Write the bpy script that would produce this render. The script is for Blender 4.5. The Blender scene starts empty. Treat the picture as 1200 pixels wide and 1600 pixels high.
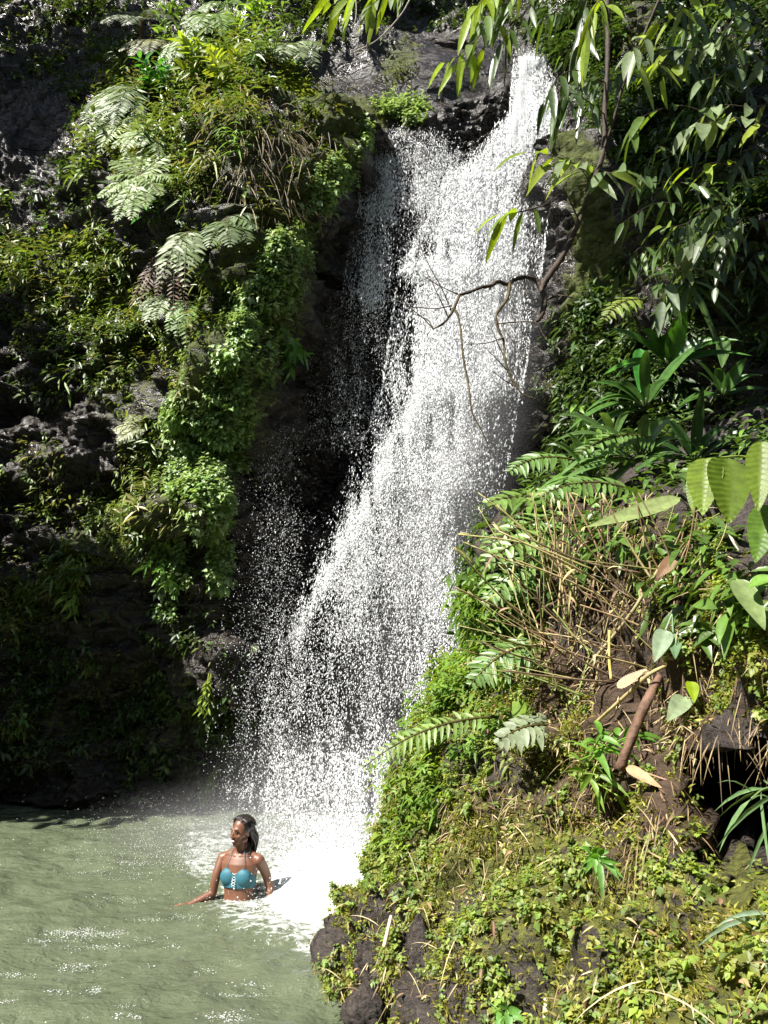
import bpy, math
import numpy as np
from mathutils import Vector, Matrix
from mathutils.bvhtree import BVHTree

# ------------------------------------------------------------------ camera, sky, sun, exposure
SC = bpy.context.scene
COL = SC.collection
S = 0.8                                   # metres per layout unit
TH = math.radians(12.2)
CAMZ = 2.2 * S
F = 1155.0
cd = bpy.data.cameras.new("camera")
cam = bpy.data.objects.new("camera", cd); COL.objects.link(cam)
cam.location = (0, 0, CAMZ)
cam.rotation_euler = (math.pi / 2 + TH, 0, 0)
cd.sensor_fit = 'VERTICAL'; cd.sensor_height = 36; cd.lens = 36 * F / 1600
cd.clip_end = 500; cd.clip_start = 0.05
SC.camera = cam

SUN = np.array([-0.50, -0.40, 0.80]); SUN /= np.linalg.norm(SUN)
w = bpy.data.worlds.new("World"); SC.world = w; w.use_nodes = True
nt = w.node_tree
bg = nt.nodes['Background']
sk = nt.nodes.new('ShaderNodeTexSky'); sk.sky_type = 'NISHITA'; sk.sun_disc = False
sk.sun_elevation = math.asin(SUN[2]); sk.sun_rotation = math.atan2(SUN[0], SUN[1])
nt.links.new(sk.outputs[0], bg.inputs[0]); bg.inputs[1].default_value = 0.05
sd = bpy.data.lights.new("sun", 'SUN'); sd.energy = 5.0; sd.angle = math.radians(0.5); sd.color = (1, 0.955, 0.88)
so = bpy.data.objects.new("sun", sd); COL.objects.link(so)
so.rotation_euler = Vector(SUN).to_track_quat('Z', 'Y').to_euler()
SC.view_settings.view_transform = 'Standard'; SC.view_settings.look = 'None'
SC.view_settings.exposure = 1.4; SC.view_settings.gamma = 1
SC.cycles.max_bounces = 7; SC.cycles.transparent_max_bounces = 16
SC.cycles.diffuse_bounces = 5; SC.cycles.glossy_bounces = 3; SC.cycles.transmission_bounces = 6
SC.cycles.caustics_reflective = False; SC.cycles.caustics_refractive = False
SC.cycles.sample_clamp_indirect = 6; SC.cycles.volume_max_steps = 48; SC.cycles.volume_step_rate = 3

rng = np.random.default_rng(7)

# ------------------------------------------------------------------ projection helpers
FW = np.array([0, math.cos(TH), math.sin(TH)]); UP = np.array([0, -math.sin(TH), math.cos(TH)])
C0 = np.array([0, 0, CAMZ])

def rays(px, py):
    px = np.asarray(px, float); py = np.asarray(py, float)
    d = FW[None] * F + np.stack([px - 600, 0 * px, 0 * px], -1).reshape(-1, 3) - UP[None] * (py.reshape(-1, 1) - 800)
    return d

def at(px, py, Y):
    """world point that the photo shows at (px, py), Y layout units deep"""
    d = rays(np.atleast_1d(px), np.atleast_1d(py))
    P = C0 + d * (np.atleast_1d(Y)[:, None] * S / d[:, 1:2])
    return P[0] if np.ndim(px) == 0 and np.ndim(Y) == 0 and np.ndim(py) == 0 else P

def proj(P):
    q = P - C0
    z = np.maximum(q @ FW, 0.05)
    return 600 + F * q[:, 0] / z, 800 - F * (q @ UP) / z

def strokes(st, px, py, soft=0.35):
    v = np.zeros_like(px)
    for s in st:
        x0, y0, x1, y1, r = s[:5]; wgt = s[5] if len(s) > 5 else 1.0
        L = (x1 - x0) ** 2 + (y1 - y0) ** 2
        t = np.clip(((px - x0) * (x1 - x0) + (py - y0) * (y1 - y0)) / max(L, 1e-6), 0, 1)
        d = np.hypot(px - x0 - t * (x1 - x0), py - y0 - t * (y1 - y0))
        a = np.clip((1 + soft - d / r) / (2 * soft), 0, 1)
        v = np.maximum(v, wgt * a * a * (3 - 2 * a))
    return v

# ------------------------------------------------------------------ noise
def _h(i, j, k, s):
    a = (i * 374761393 + j * 668265263 + k * 2147483647 + s * 974711) & 0xFFFFFFFF
    a = ((a ^ (a >> 13)) * 1274126177) & 0xFFFFFFFF
    a = ((a ^ (a >> 16)) * 2246822519) & 0xFFFFFFFF
    return ((a ^ (a >> 15)) & 0xFFFFFF) / 16777215.0

def vnoise(p, s=0):
    i = np.floor(p).astype(np.int64); f = p - i; u = f * f * (3 - 2 * f)
    r = 0
    for a in (0, 1):
        for b in (0, 1):
            for c in (0, 1):
                wt = (u[:, 0] if a else 1 - u[:, 0]) * (u[:, 1] if b else 1 - u[:, 1]) * (u[:, 2] if c else 1 - u[:, 2])
                r = r + wt * _h(i[:, 0] + a, i[:, 1] + b, i[:, 2] + c, s)
    return r * 2 - 1

def fbm(p, o=4, s=0):
    r = 0; a = 1.0
    for k in range(o):
        r = r + a * vnoise(p, s + k * 17); p = p * 2.03 + 5.1; a *= 0.5
    return r

def ridged(p, o=3, s=0):
    r = 0; a = 1.0
    for k in range(o):
        r = r + a * (1 - 2 * np.abs(vnoise(p, s + k * 31))); p = p * 2.1 + 3.7; a *= 0.5
    return r

class TPS:
    def __init__(self, xy, v, lam=0.02):
        xy = np.array(xy, float); v = np.array(v, float); n = len(v)
        K = self.k(np.linalg.norm(xy[:, None] - xy[None], axis=2)) + lam * np.eye(n)
        Pm = np.hstack([np.ones((n, 1)), xy])
        A = np.block([[K, Pm], [Pm.T, np.zeros((3, 3))]])
        s = np.linalg.solve(A, np.concatenate([v, np.zeros(3)]))
        self.xy, self.w, self.a = xy, s[:n], s[n:]
    @staticmethod
    def k(r):
        return r * r * np.log(r + 1e-9)
    def __call__(self, q):
        out = np.empty(len(q))
        for i in range(0, len(q), 20000):
            b = q[i:i + 20000]
            out[i:i + 20000] = self.k(np.linalg.norm(b[:, None] - self.xy[None], axis=2)) @ self.w + self.a[0] + b @ self.a[1:]
        return out

# ------------------------------------------------------------------ mesh building
def nrm(a):
    a = np.asarray(a, float)
    return a / np.maximum(np.linalg.norm(a, axis=-1, keepdims=True), 1e-9)

class MB:
    def __init__(s):
        s.v = []; s.c = []; s.f = {3: [], 4: []}; s.n = 0
    def add(s, V, faces, col):
        V = np.asarray(V, float).reshape(-1, 3)
        col = np.broadcast_to(np.asarray(col, float), (len(V), 3))
        s.v.append(V); s.c.append(col)
        for f in faces:
            f = np.asarray(f, int)
            if len(f): s.f[f.shape[1]].append(f + s.n)
        s.n += len(V)
    def build(s, name, mat, parent=None, origin=None, smooth=True):
        me = bpy.data.meshes.new(name)
        V = np.concatenate(s.v) if s.v else np.zeros((0, 3)); Cc = np.concatenate(s.c) if s.c else np.zeros((0, 3))
        if parent is not None:
            par = parent; off = np.zeros(3)
            while par is not None: off = off + np.array(par.location); par = par.parent
            V = V - off
        elif origin is not None: V = V - np.asarray(origin)
        tri = np.concatenate(s.f[3]) if s.f[3] else np.zeros((0, 3), int)
        qd = np.concatenate(s.f[4]) if s.f[4] else np.zeros((0, 4), int)
        me.vertices.add(len(V)); me.vertices.foreach_set('co', V.astype(np.float32).ravel())
        li = np.concatenate([tri.ravel(), qd.ravel()])
        me.loops.add(len(li)); me.loops.foreach_set('vertex_index', li.astype(np.int32))
        me.polygons.add(len(tri) + len(qd))
        st = np.concatenate([np.arange(len(tri)) * 3, len(tri) * 3 + np.arange(len(qd)) * 4])
        me.polygons.foreach_set('loop_start', st.astype(np.int32))
        if smooth: me.polygons.foreach_set('use_smooth', np.ones(len(st), bool))
        me.update(calc_edges=True)
        a = me.color_attributes.new('Col', 'FLOAT_COLOR', 'POINT')
        a.data.foreach_set('color', np.hstack([Cc, np.ones((len(Cc), 1))]).astype(np.float32).ravel())
        if mat: me.materials.append(mat)
        o = bpy.data.objects.new(name, me); COL.objects.link(o)
        if parent is not None: o.parent = parent
        elif origin is not None: o.location = origin
        return o

def tag(o, label=None, cat=None, group=None, kind=None):
    if label: o['label'] = label
    if cat: o['category'] = cat
    if group: o['group'] = group
    if kind: o['kind'] = kind
    return o

def empty(name, loc, label, cat, group=None):
    o = bpy.data.objects.new(name, None); COL.objects.link(o); o.location = [float(q) for q in loc]
    o.empty_display_size = 0.1
    return tag(o, label, cat, group)

def spline(pts, n=8):
    P = np.array(pts, float)
    if len(P) < 3: return np.array([P[0] + (P[-1] - P[0]) * t for t in np.linspace(0, 1, n + 1)])
    Q = np.vstack([2 * P[0] - P[1], P, 2 * P[-1] - P[-2]]); out = []
    for i in range(1, len(Q) - 2):
        for t in np.linspace(0, 1, n, endpoint=False):
            out.append(0.5 * (2 * Q[i] + (Q[i + 1] - Q[i - 1]) * t + (2 * Q[i - 1] - 5 * Q[i] + 4 * Q[i + 1] - Q[i + 2]) * t * t
                              + (3 * Q[i] - Q[i - 1] - 3 * Q[i + 1] + Q[i + 2]) * t ** 3))
    out.append(Q[-2]); return np.array(out)

def tube(mb, P, R, col, k=6, rough=0.0):
    P = np.asarray(P, float); n = len(P)
    R = np.interp(np.linspace(0, 1, n), np.linspace(0, 1, len(np.atleast_1d(R))), np.atleast_1d(R)) if np.ndim(R) else np.full(n, R)
    T = nrm(np.gradient(P, axis=0))
    a = np.array([0.3, 0.2, 1.0]) if abs(T[0][2]) < 0.8 else np.array([1.0, 0.3, 0])
    A = nrm(np.cross(T, a)); B = np.cross(T, A)
    th = np.linspace(0, 2 * np.pi, k, endpoint=False)
    rr = R[:, None] * (1 + rough * rng.uniform(-1, 1, (n, k)))
    V = P[:, None] + rr[..., None] * (np.cos(th)[None, :, None] * A[:, None] + np.sin(th)[None, :, None] * B[:, None])
    i = np.arange(n - 1)[:, None] * k; j = np.arange(k)[None]; j2 = (j + 1) % k
    q = np.stack([i + j, i + j2, i + k + j2, i + k + j], -1).reshape(-1, 4)
    caps = [[0, b + 1, b] for b in range(1, k - 1)] + [[(n - 1) * k, (n - 1) * k + b, (n - 1) * k + b + 1] for b in range(1, k - 1)]
    mb.add(V.reshape(-1, 3), [q, np.array(caps)], col)

def leaves(mb, P, D, N, L, W, col, st=1, droop=0.2, fold=0.25, prof=None):
    """many leaves at once; st stations between stalk and tip"""
    P = np.atleast_2d(P).astype(float); n = len(P)
    D = nrm(np.broadcast_to(D, (n, 3))); N = np.broadcast_to(N, (n, 3))
    Sd = nrm(np.cross(D, N)); N = np.cross(Sd, D)
    L = np.broadcast_to(L, n).astype(float); W = np.broadcast_to(W, n).astype(float)
    dr = np.broadcast_to(droop, n).astype(float)
    col = np.broadcast_to(col, (n, 3))
    def mid(t):
        return P + D * (L * t)[:, None] + np.array([0, 0, -1.0]) * (L * dr * t * t)[:, None]
    if st == 1:
        c = mid(0.45); off = Sd * (W * 0.5)[:, None]; u = N * (W * fold)[:, None]
        V = np.stack([P, c + off + u, mid(1.0), c - off + u], 1)
        b = np.arange(n)[:, None] * 4
        mb.add(V.reshape(-1, 3), [np.concatenate([b + [0, 1, 2], b + [0, 2, 3]])], np.repeat(col, 4, 0)); return
    ts = np.linspace(0, 1, st + 2)[1:-1]
    if prof is None: prof = lambda t: np.sin(np.pi * t ** 0.75) ** 0.8
    rows = [P[:, None]]
    for t in ts:
        c = mid(np.full(n, t)); wv = (W * 0.5 * prof(t))[:, None]
        rows.append(np.stack([c + Sd * wv + N * wv * fold * 2, c, c - Sd * wv + N * wv * fold * 2], 1))
    rows.append(mid(np.ones(n))[:, None])
    V = np.concatenate(rows, 1); m = V.shape[1]; b = np.arange(n)[:, None] * m
    tris = [b + [0, 1, 2], b + [0, 2, 3], b + [m - 4, m - 1, m - 3], b + [m - 3, m - 1, m - 2]]
    qs = []
    for k in range(st - 1):
        o = 1 + 3 * k
        qs += [b + [o, o + 3, o + 4, o + 1], b + [o + 1, o + 4, o + 5, o + 2]]
    mb.add(V.reshape(-1, 3), [np.concatenate(tris), np.concatenate(qs)] if qs else [np.concatenate(tris)], np.repeat(col, m, 0))

def pal(n, *cols, jit=0.25):
    c = np.array(cols, float); a = rng.integers(0, len(c), n); b = rng.integers(0, len(c), n); t = rng.random((n, 1))
    return (c[a] * t + c[b] * (1 - t)) * rng.uniform(1 - jit, 1 + jit, (n, 1))

def rdir(n, z=0.0):
    v = rng.normal(size=(n, 3)); v[:, 2] += z
    return nrm(v)

# ------------------------------------------------------------------ materials
def newmat(name):
    m = bpy.data.materials.new(name); m.use_nodes = True; t = m.node_tree
    for n in list(t.nodes): t.nodes.remove(n)
    out = t.nodes.new('ShaderNodeOutputMaterial')
    return m, t, out

def N_(t, typ, **kw):
    n = t.nodes.new(typ)
    for k, v in kw.items():
        if k.startswith('i_'): n.inputs[k[2:].replace('_', ' ')].default_value = v
        else: setattr(n, k, v)
    return n

def noise_node(t, scale, detail=5, coord=None, rough=0.6):
    n = N_(t, 'ShaderNodeTexNoise'); n.inputs['Scale'].default_value = scale; n.inputs['Detail'].default_value = detail
    n.inputs['Roughness'].default_value = rough
    if coord is not None: t.links.new(coord, n.inputs['Vector'])
    return n

def ramp(t, inp, stops):
    r = N_(t, 'ShaderNodeValToRGB'); e = r.color_ramp.elements
    while len(e) < len(stops): e.new(0.5)
    for k, (p, c) in enumerate(stops):
        e[k].position = p; e[k].color = (*c, 1) if np.ndim(c) else (c, c, c, 1)
    t.links.new(inp, r.inputs[0]); return r

def mix(t, f, a, b, mode='MIX'):
    m = N_(t, 'ShaderNodeMix', data_type='RGBA', blend_type=mode)
    for sock, v in ((m.inputs[0], f), (m.inputs[6], a), (m.inputs[7], b)):
        if hasattr(v, 'is_linked'): t.links.new(v, sock)
        else: sock.default_value = v if np.ndim(v) == 0 else (*v, 1)
    return m.outputs[2]

def leaf_mat(name, rough=0.42, trans=0.35, tint=(1.25, 1.2, 0.55), spec=0.5, bump=0.15, vein=0.0):
    m, t, out = newmat(name)
    a = N_(t, 'ShaderNodeAttribute', attribute_name='Col')
    g = N_(t, 'ShaderNodeTexCoord')
    nz = noise_node(t, 30, 3, g.outputs['Object'])
    c = mix(t, 1.0, a.outputs['Color'], ramp(t, nz.outputs[0], [(0.3, 0.72), (0.7, 1.2)]).outputs[0], 'MULTIPLY')
    p = N_(t, 'ShaderNodeBsdfPrincipled'); t.links.new(c, p.inputs['Base Color'])
    p.inputs['Roughness'].default_value = rough; p.inputs['Specular IOR Level'].default_value = spec
    bm = N_(t, 'ShaderNodeBump'); bm.inputs['Strength'].default_value = bump; bm.inputs['Distance'].default_value = 0.01
    t.links.new(nz.outputs[0], bm.inputs['Height']); t.links.new(bm.outputs[0], p.inputs['Normal'])
    tr = N_(t, 'ShaderNodeBsdfTranslucent'); t.links.new(mix(t, 1.0, c, tint, 'MULTIPLY'), tr.inputs[0])
    mx = N_(t, 'ShaderNodeMixShader'); mx.inputs[0].default_value = trans
    t.links.new(p.outputs[0], mx.inputs[1]); t.links.new(tr.outputs[0], mx.inputs[2]); t.links.new(mx.outputs[0], out.inputs[0])
    return m

def solid_mat(name, rough=0.7, scale=20, lo=0.65, hi=1.25, bump=0.4, spec=0.4, dist=0.01, sss=0):
    m, t, out = newmat(name)
    a = N_(t, 'ShaderNodeAttribute', attribute_name='Col'); g = N_(t, 'ShaderNodeTexCoord')
    nz = noise_node(t, scale, 6, g.outputs['Object'])
    c = mix(t, 1.0, a.outputs['Color'], ramp(t, nz.outputs[0], [(0.3, lo), (0.7, hi)]).outputs[0], 'MULTIPLY')
    p = N_(t, 'ShaderNodeBsdfPrincipled'); t.links.new(c, p.inputs['Base Color'])
    p.inputs['Roughness'].default_value = rough; p.inputs['Specular IOR Level'].default_value = spec
    if sss:
        p.inputs['Subsurface Weight'].default_value = sss; p.inputs['Subsurface Radius'].default_value = (0.01, 0.004, 0.002)
    bm = N_(t, 'ShaderNodeBump'); bm.inputs['Strength'].default_value = bump; bm.inputs['Distance'].default_value = dist
    t.links.new(nz.outputs[0], bm.inputs['Height']); t.links.new(bm.outputs[0], p.inputs['Normal'])
    t.links.new(p.outputs[0], out.inputs[0]); return m

def rock_mat(name, dark, light, moss_a, moss_b, soil, wet=(0.10, 0.45), bump=0.9, sc=1.0):
    """Col.r = moss cover, Col.g = bare soil, Col.b = dryness"""
    m, t, out = newmat(name)
    a = N_(t, 'ShaderNodeAttribute', attribute_name='Col'); g = N_(t, 'ShaderNodeTexCoord')
    sep = N_(t, 'ShaderNodeSeparateColor'); t.links.new(a.outputs['Color'], sep.inputs[0])
    mp = N_(t, 'ShaderNodeMapping'); mp.inputs['Scale'].default_value = (1, 1, 1.9); t.links.new(g.outputs['Object'], mp.inputs[0])
    n1 = noise_node(t, 2.2 * sc, 10, mp.outputs[0], 0.65); n2 = noise_node(t, 11 * sc, 8, mp.outputs[0], 0.7)
    n3 = noise_node(t, 42 * sc, 4, g.outputs['Object'], 0.7)
    vo = N_(t, 'ShaderNodeTexVoronoi', feature='F1'); vo.inputs['Scale'].default_value = 5 * sc; t.links.new(n1.outputs['Color'], vo.inputs['Vector'])
    base = ramp(t, n2.outputs[0], [(0.3, dark), (0.55, tuple(0.5 * (x + y) for x, y in zip(dark, light))), (0.78, light)]).outputs[0]
    mo = ramp(t, n2.outputs[0], [(0.3, moss_a), (0.7, moss_b)]).outputs[0]
    ve = N_(t, 'ShaderNodeTexVoronoi', feature='DISTANCE_TO_EDGE'); ve.inputs['Scale'].default_value = 2.6 * sc; wv = mix(t, 0.12, mp.outputs[0], n1.outputs['Color'], 'ADD'); t.links.new(wv, ve.inputs['Vector'])
    crk = ramp(t, ve.outputs['Distance'], [(0.0, 0.0), (0.06, 1.0)])
    def mask(ch, nn, k=1.0):
        s1 = N_(t, 'ShaderNodeMath', operation='MULTIPLY_ADD'); t.links.new(nn, s1.inputs[0]); s1.inputs[1].default_value = k; t.links.new(ch, s1.inputs[2])
        return ramp(t, s1.outputs[0], [(0.88, 0.0), (1.05, 1.0)])
    soilm = mask(sep.outputs[1], n2.outputs[0]).outputs[0]; mossm = mask(sep.outputs[0], n2.outputs[0]).outputs[0]
    sl = mix(t, n3.outputs[0], tuple(q * 0.55 for q in soil), tuple(q * 1.3 for q in soil))
    c = mix(t, mossm, mix(t, soilm, base, sl), mo)
    p = N_(t, 'ShaderNodeBsdfPrincipled'); t.links.new(c, p.inputs['Base Color'])
    rr = ramp(t, n1.outputs[0], [(0.35, wet[0]), (0.65, wet[1])]).outputs[0]
    dry = N_(t, 'ShaderNodeMath', operation='MAXIMUM'); t.links.new(mossm, dry.inputs[0]); t.links.new(soilm, dry.inputs[1])
    dry2 = N_(t, 'ShaderNodeMath', operation='MAXIMUM'); t.links.new(dry.outputs[0], dry2.inputs[0]); t.links.new(sep.outputs[2], dry2.inputs[1])
    t.links.new(mix(t, dry2.outputs[0], rr, (0.85, 0.85, 0.85)), p.inputs['Roughness'])
    b1 = N_(t, 'ShaderNodeBump'); b1.inputs['Strength'].default_value = bump; b1.inputs['Distance'].default_value = 0.12
    b2 = N_(t, 'ShaderNodeBump'); b2.inputs['Strength'].default_value = bump; b2.inputs['Distance'].default_value = 0.03
    b3 = N_(t, 'ShaderNodeBump'); b3.inputs['Strength'].default_value = bump * 0.8; b3.inputs['Distance'].default_value = 0.012
    t.links.new(n1.outputs[0], b1.inputs['Height']); t.links.new(n2.outputs[0], b2.inputs['Height']); t.links.new(n3.outputs[0], b3.inputs['Height'])
    b0 = N_(t, 'ShaderNodeBump'); b0.inputs['Strength'].default_value = 0.7; b0.inputs['Distance'].default_value = 0.06; t.links.new(crk.outputs[0], b0.inputs['Height']); t.links.new(b0.outputs[0], b1.inputs['Normal'])
    t.links.new(b1.outputs[0], b2.inputs['Normal']); t.links.new(b2.outputs[0], b3.inputs['Normal']); t.links.new(b3.outputs[0], p.inputs['Normal'])
    t.links.new(p.outputs[0], out.inputs[0]); return m

M = {}
M['cliff'] = rock_mat('wet_rock', (0.006, 0.0048, 0.004), (0.046, 0.035, 0.026), (0.028, 0.036, 0.006), (0.10, 0.12, 0.018), (0.10, 0.062, 0.035))
M['bank'] = rock_mat('mossy_bank', (0.02, 0.017, 0.015), (0.13, 0.10, 0.085), (0.05, 0.058, 0.010), (0.19, 0.195, 0.03), (0.10, 0.062, 0.036), wet=(0.25, 0.6), sc=2.2)
M['leaf'] = leaf_mat('leaf', 0.40, 0.33)
M['leaf_gloss'] = leaf_mat('glossy_leaf', 0.36, 0.30, spec=0.5)
M['leaf_thin'] = leaf_mat('thin_leaf', 0.45, 0.5, tint=(1.3, 1.25, 0.4))
M['fern'] = leaf_mat('fern_leaf', 0.5, 0.35, tint=(1.15, 1.15, 0.6))
M['bark'] = solid_mat('bark', 0.75, 25, 0.5, 1.4, 0.8)
M['dry'] = solid_mat('dry_stalk', 0.6, 18, 0.6, 1.3, 0.3)
M['stem'] = solid_mat('green_stem', 0.5, 12, 0.8, 1.2, 0.2)

def drop_mat(name, trans=0.5):
    m, t, out = newmat(name)
    p = N_(t, 'ShaderNodeBsdfPrincipled'); p.inputs['Base Color'].default_value = (0.96, 0.97, 0.98, 1); p.inputs['Roughness'].default_value = 0.3
    p.inputs['Specular IOR Level'].default_value = 0.5
    tr = N_(t, 'ShaderNodeBsdfTranslucent'); tr.inputs[0].default_value = (0.93, 0.96, 0.98, 1)
    mx = N_(t, 'ShaderNodeMixShader'); mx.inputs[0].default_value = trans
    t.links.new(p.outputs[0], mx.inputs[1]); t.links.new(tr.outputs[0], mx.inputs[2]); t.links.new(mx.outputs[0], out.inputs[0]); return m
def mist_mat():
    m, t, out = newmat('mist_air'); v = N_(t, 'ShaderNodeVolumePrincipled'); v.inputs['Color'].default_value = (0.97, 0.98, 1, 1)
    tc_ = N_(t, 'ShaderNodeTexCoord'); gr = N_(t, 'ShaderNodeTexGradient', gradient_type='QUADRATIC_SPHERE'); t.links.new(tc_.outputs['Object'], gr.inputs[0])
    mu = N_(t, 'ShaderNodeMath', operation='MULTIPLY'); t.links.new(gr.outputs['Fac'], mu.inputs[0]); mu.inputs[1].default_value = 0.75; t.links.new(mu.outputs[0], v.inputs['Density'])
    try: m.cycles.volume_sampling = 'DISTANCE'
    except Exception: pass
    v.inputs['Anisotropy'].default_value = 0.2
    t.links.new(v.outputs[0], out.inputs['Volume']); return m
M['mist'] = mist_mat()
M['drop'] = drop_mat('white_water_drops', 0.22)

def sheet_mat():
    """Col.r = across, Col.g = along, Col.b = thickness of the water"""
    m, t, out = newmat('falling_water')
    a = N_(t, 'ShaderNodeAttribute', attribute_name='Col'); sep = N_(t, 'ShaderNodeSeparateColor'); t.links.new(a.outputs['Color'], sep.inputs[0])
    cb = N_(t, 'ShaderNodeCombineXYZ'); t.links.new(sep.outputs[0], cb.inputs[0]); t.links.new(sep.outputs[1], cb.inputs[1])
    mp = N_(t, 'ShaderNodeMapping'); mp.inputs['Scale'].default_value = (34, 5.5, 1); t.links.new(cb.outputs[0], mp.inputs[0])
    n1 = noise_node(t, 1.0, 7, mp.outputs[0], 0.72)
    g = N_(t, 'ShaderNodeTexCoord'); n2 = noise_node(t, 26, 4, g.outputs['Object'], 0.7)
    ad = N_(t, 'ShaderNodeMath', operation='ADD'); t.links.new(n1.outputs[0], ad.inputs[0]); t.links.new(sep.outputs[2], ad.inputs[1])
    ad2 = N_(t, 'ShaderNodeMath', operation='MULTIPLY_ADD'); t.links.new(n2.outputs[0], ad2.inputs[0]); ad2.inputs[1].default_value = 0.5; t.links.new(ad.outputs[0], ad2.inputs[2])
    al = ramp(t, ad2.outputs[0], [(0.0, 0.0), (0.0, 0.0)])
    mr = N_(t, 'ShaderNodeMapRange'); mr.inputs['From Min'].default_value = 1.02; mr.inputs['From Max'].default_value = 1.22
    t.links.new(ad2.outputs[0], mr.inputs[0])
    p = N_(t, 'ShaderNodeBsdfPrincipled'); p.inputs['Base Color'].default_value = (0.93, 0.95, 0.97, 1); p.inputs['Roughness'].default_value = 0.3
    bm = N_(t, 'ShaderNodeBump'); bm.inputs['Strength'].default_value = 1.0; bm.inputs['Distance'].default_value = 0.12
    t.links.new(ad2.outputs[0], bm.inputs['Height']); t.links.new(bm.outputs[0], p.inputs['Normal'])
    tr = N_(t, 'ShaderNodeBsdfTranslucent'); tr.inputs[0].default_value = (0.95, 0.97, 0.98, 1); t.links.new(bm.outputs[0], tr.inputs['Normal'])
    mx = N_(t, 'ShaderNodeMixShader'); mx.inputs[0].default_value = 0.2
    t.links.new(p.outputs[0], mx.inputs[1]); t.links.new(tr.outputs[0], mx.inputs[2])
    cap = N_(t, 'ShaderNodeMapRange'); cap.inputs['From Min'].default_value = -0.3; cap.inputs['From Max'].default_value = 0.3; cap.inputs['To Min'].default_value = 0.12; t.links.new(sep.outputs[2], cap.inputs[0])
    am = N_(t, 'ShaderNodeMath', operation='MULTIPLY'); t.links.new(mr.outputs[0], am.inputs[0]); t.links.new(cap.outputs[0], am.inputs[1])
    tp = N_(t, 'ShaderNodeBsdfTransparent'); m2 = N_(t, 'ShaderNodeMixShader'); t.links.new(am.outputs[0], m2.inputs[0])
    t.links.new(tp.outputs[0], m2.inputs[1]); t.links.new(mx.outputs[0], m2.inputs[2]); t.links.new(m2.outputs[0], out.inputs[0])
    t.nodes.remove(al)
    return m
M['sheet'] = sheet_mat()

def water_mat():
    """Col.r = foam"""
    m, t, out = newmat('pool_water')
    a = N_(t, 'ShaderNodeAttribute', attribute_name='Col'); sep = N_(t, 'ShaderNodeSeparateColor'); t.links.new(a.outputs['Color'], sep.inputs[0])
    g = N_(t, 'ShaderNodeTexCoord')
    mp = N_(t, 'ShaderNodeMapping'); mp.inputs['Scale'].default_value = (1, 1.5, 1); t.links.new(g.outputs['Object'], mp.inputs[0])
    n1 = noise_node(t, 2.6, 6, mp.outputs[0], 0.6); n2 = noise_node(t, 13, 5, mp.outputs[0], 0.65); n3 = noise_node(t, 45, 3, mp.outputs[0], 0.6)
    murk = ramp(t, noise_node(t, 0.5, 3, g.outputs['Object']).outputs[0], [(0.3, (0.080, 0.096, 0.058)), (0.7, (0.104, 0.123, 0.076))]).outputs[0]
    ad = N_(t, 'ShaderNodeMath', operation='MULTIPLY_ADD'); t.links.new(n2.outputs[0], ad.inputs[0]); ad.inputs[1].default_value = 1.3; t.links.new(sep.outputs[0], ad.inputs[2])
    fm = ramp(t, ad.outputs[0], [(0.92, 0.0), (0.999, 1.0)])
    mr = N_(t, 'ShaderNodeMapRange'); mr.inputs['From Min'].default_value = 0.88; mr.inputs['From Max'].default_value = 1.4; t.links.new(ad.outputs[0], mr.inputs[0])
    t.nodes.remove(fm)
    c = mix(t, mr.outputs[0], murk, (0.9, 0.93, 0.93))
    p = N_(t, 'ShaderNodeBsdfPrincipled'); t.links.new(c, p.inputs['Base Color'])
    t.links.new(mix(t, mr.outputs[0], (0.06, 0.06, 0.06), (0.6, 0.6, 0.6)), p.inputs['Roughness']); p.inputs['IOR'].default_value = 1.33
    b1 = N_(t, 'ShaderNodeBump'); b1.inputs['Strength'].default_value = 1.0; b1.inputs['Distance'].default_value = 0.10
    b2 = N_(t, 'ShaderNodeBump'); b2.inputs['Strength'].default_value = 1.0; b2.inputs['Distance'].default_value = 0.015
    b3 = N_(t, 'ShaderNodeBump'); b3.inputs['Strength'].default_value = 0.5; b3.inputs['Distance'].default_value = 0.001
    for n_, b_ in ((n1, b1), (n2, b2), (n3, b3)): t.links.new(n_.outputs[0], b_.inputs['Height'])
    t.links.new(b1.outputs[0], b2.inputs['Normal']); t.links.new(b2.outputs[0], b3.inputs['Normal']); t.links.new(b3.outputs[0], p.inputs['Normal'])
    t.links.new(p.outputs[0], out.inputs[0]); return m
M['water'] = water_mat()
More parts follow.
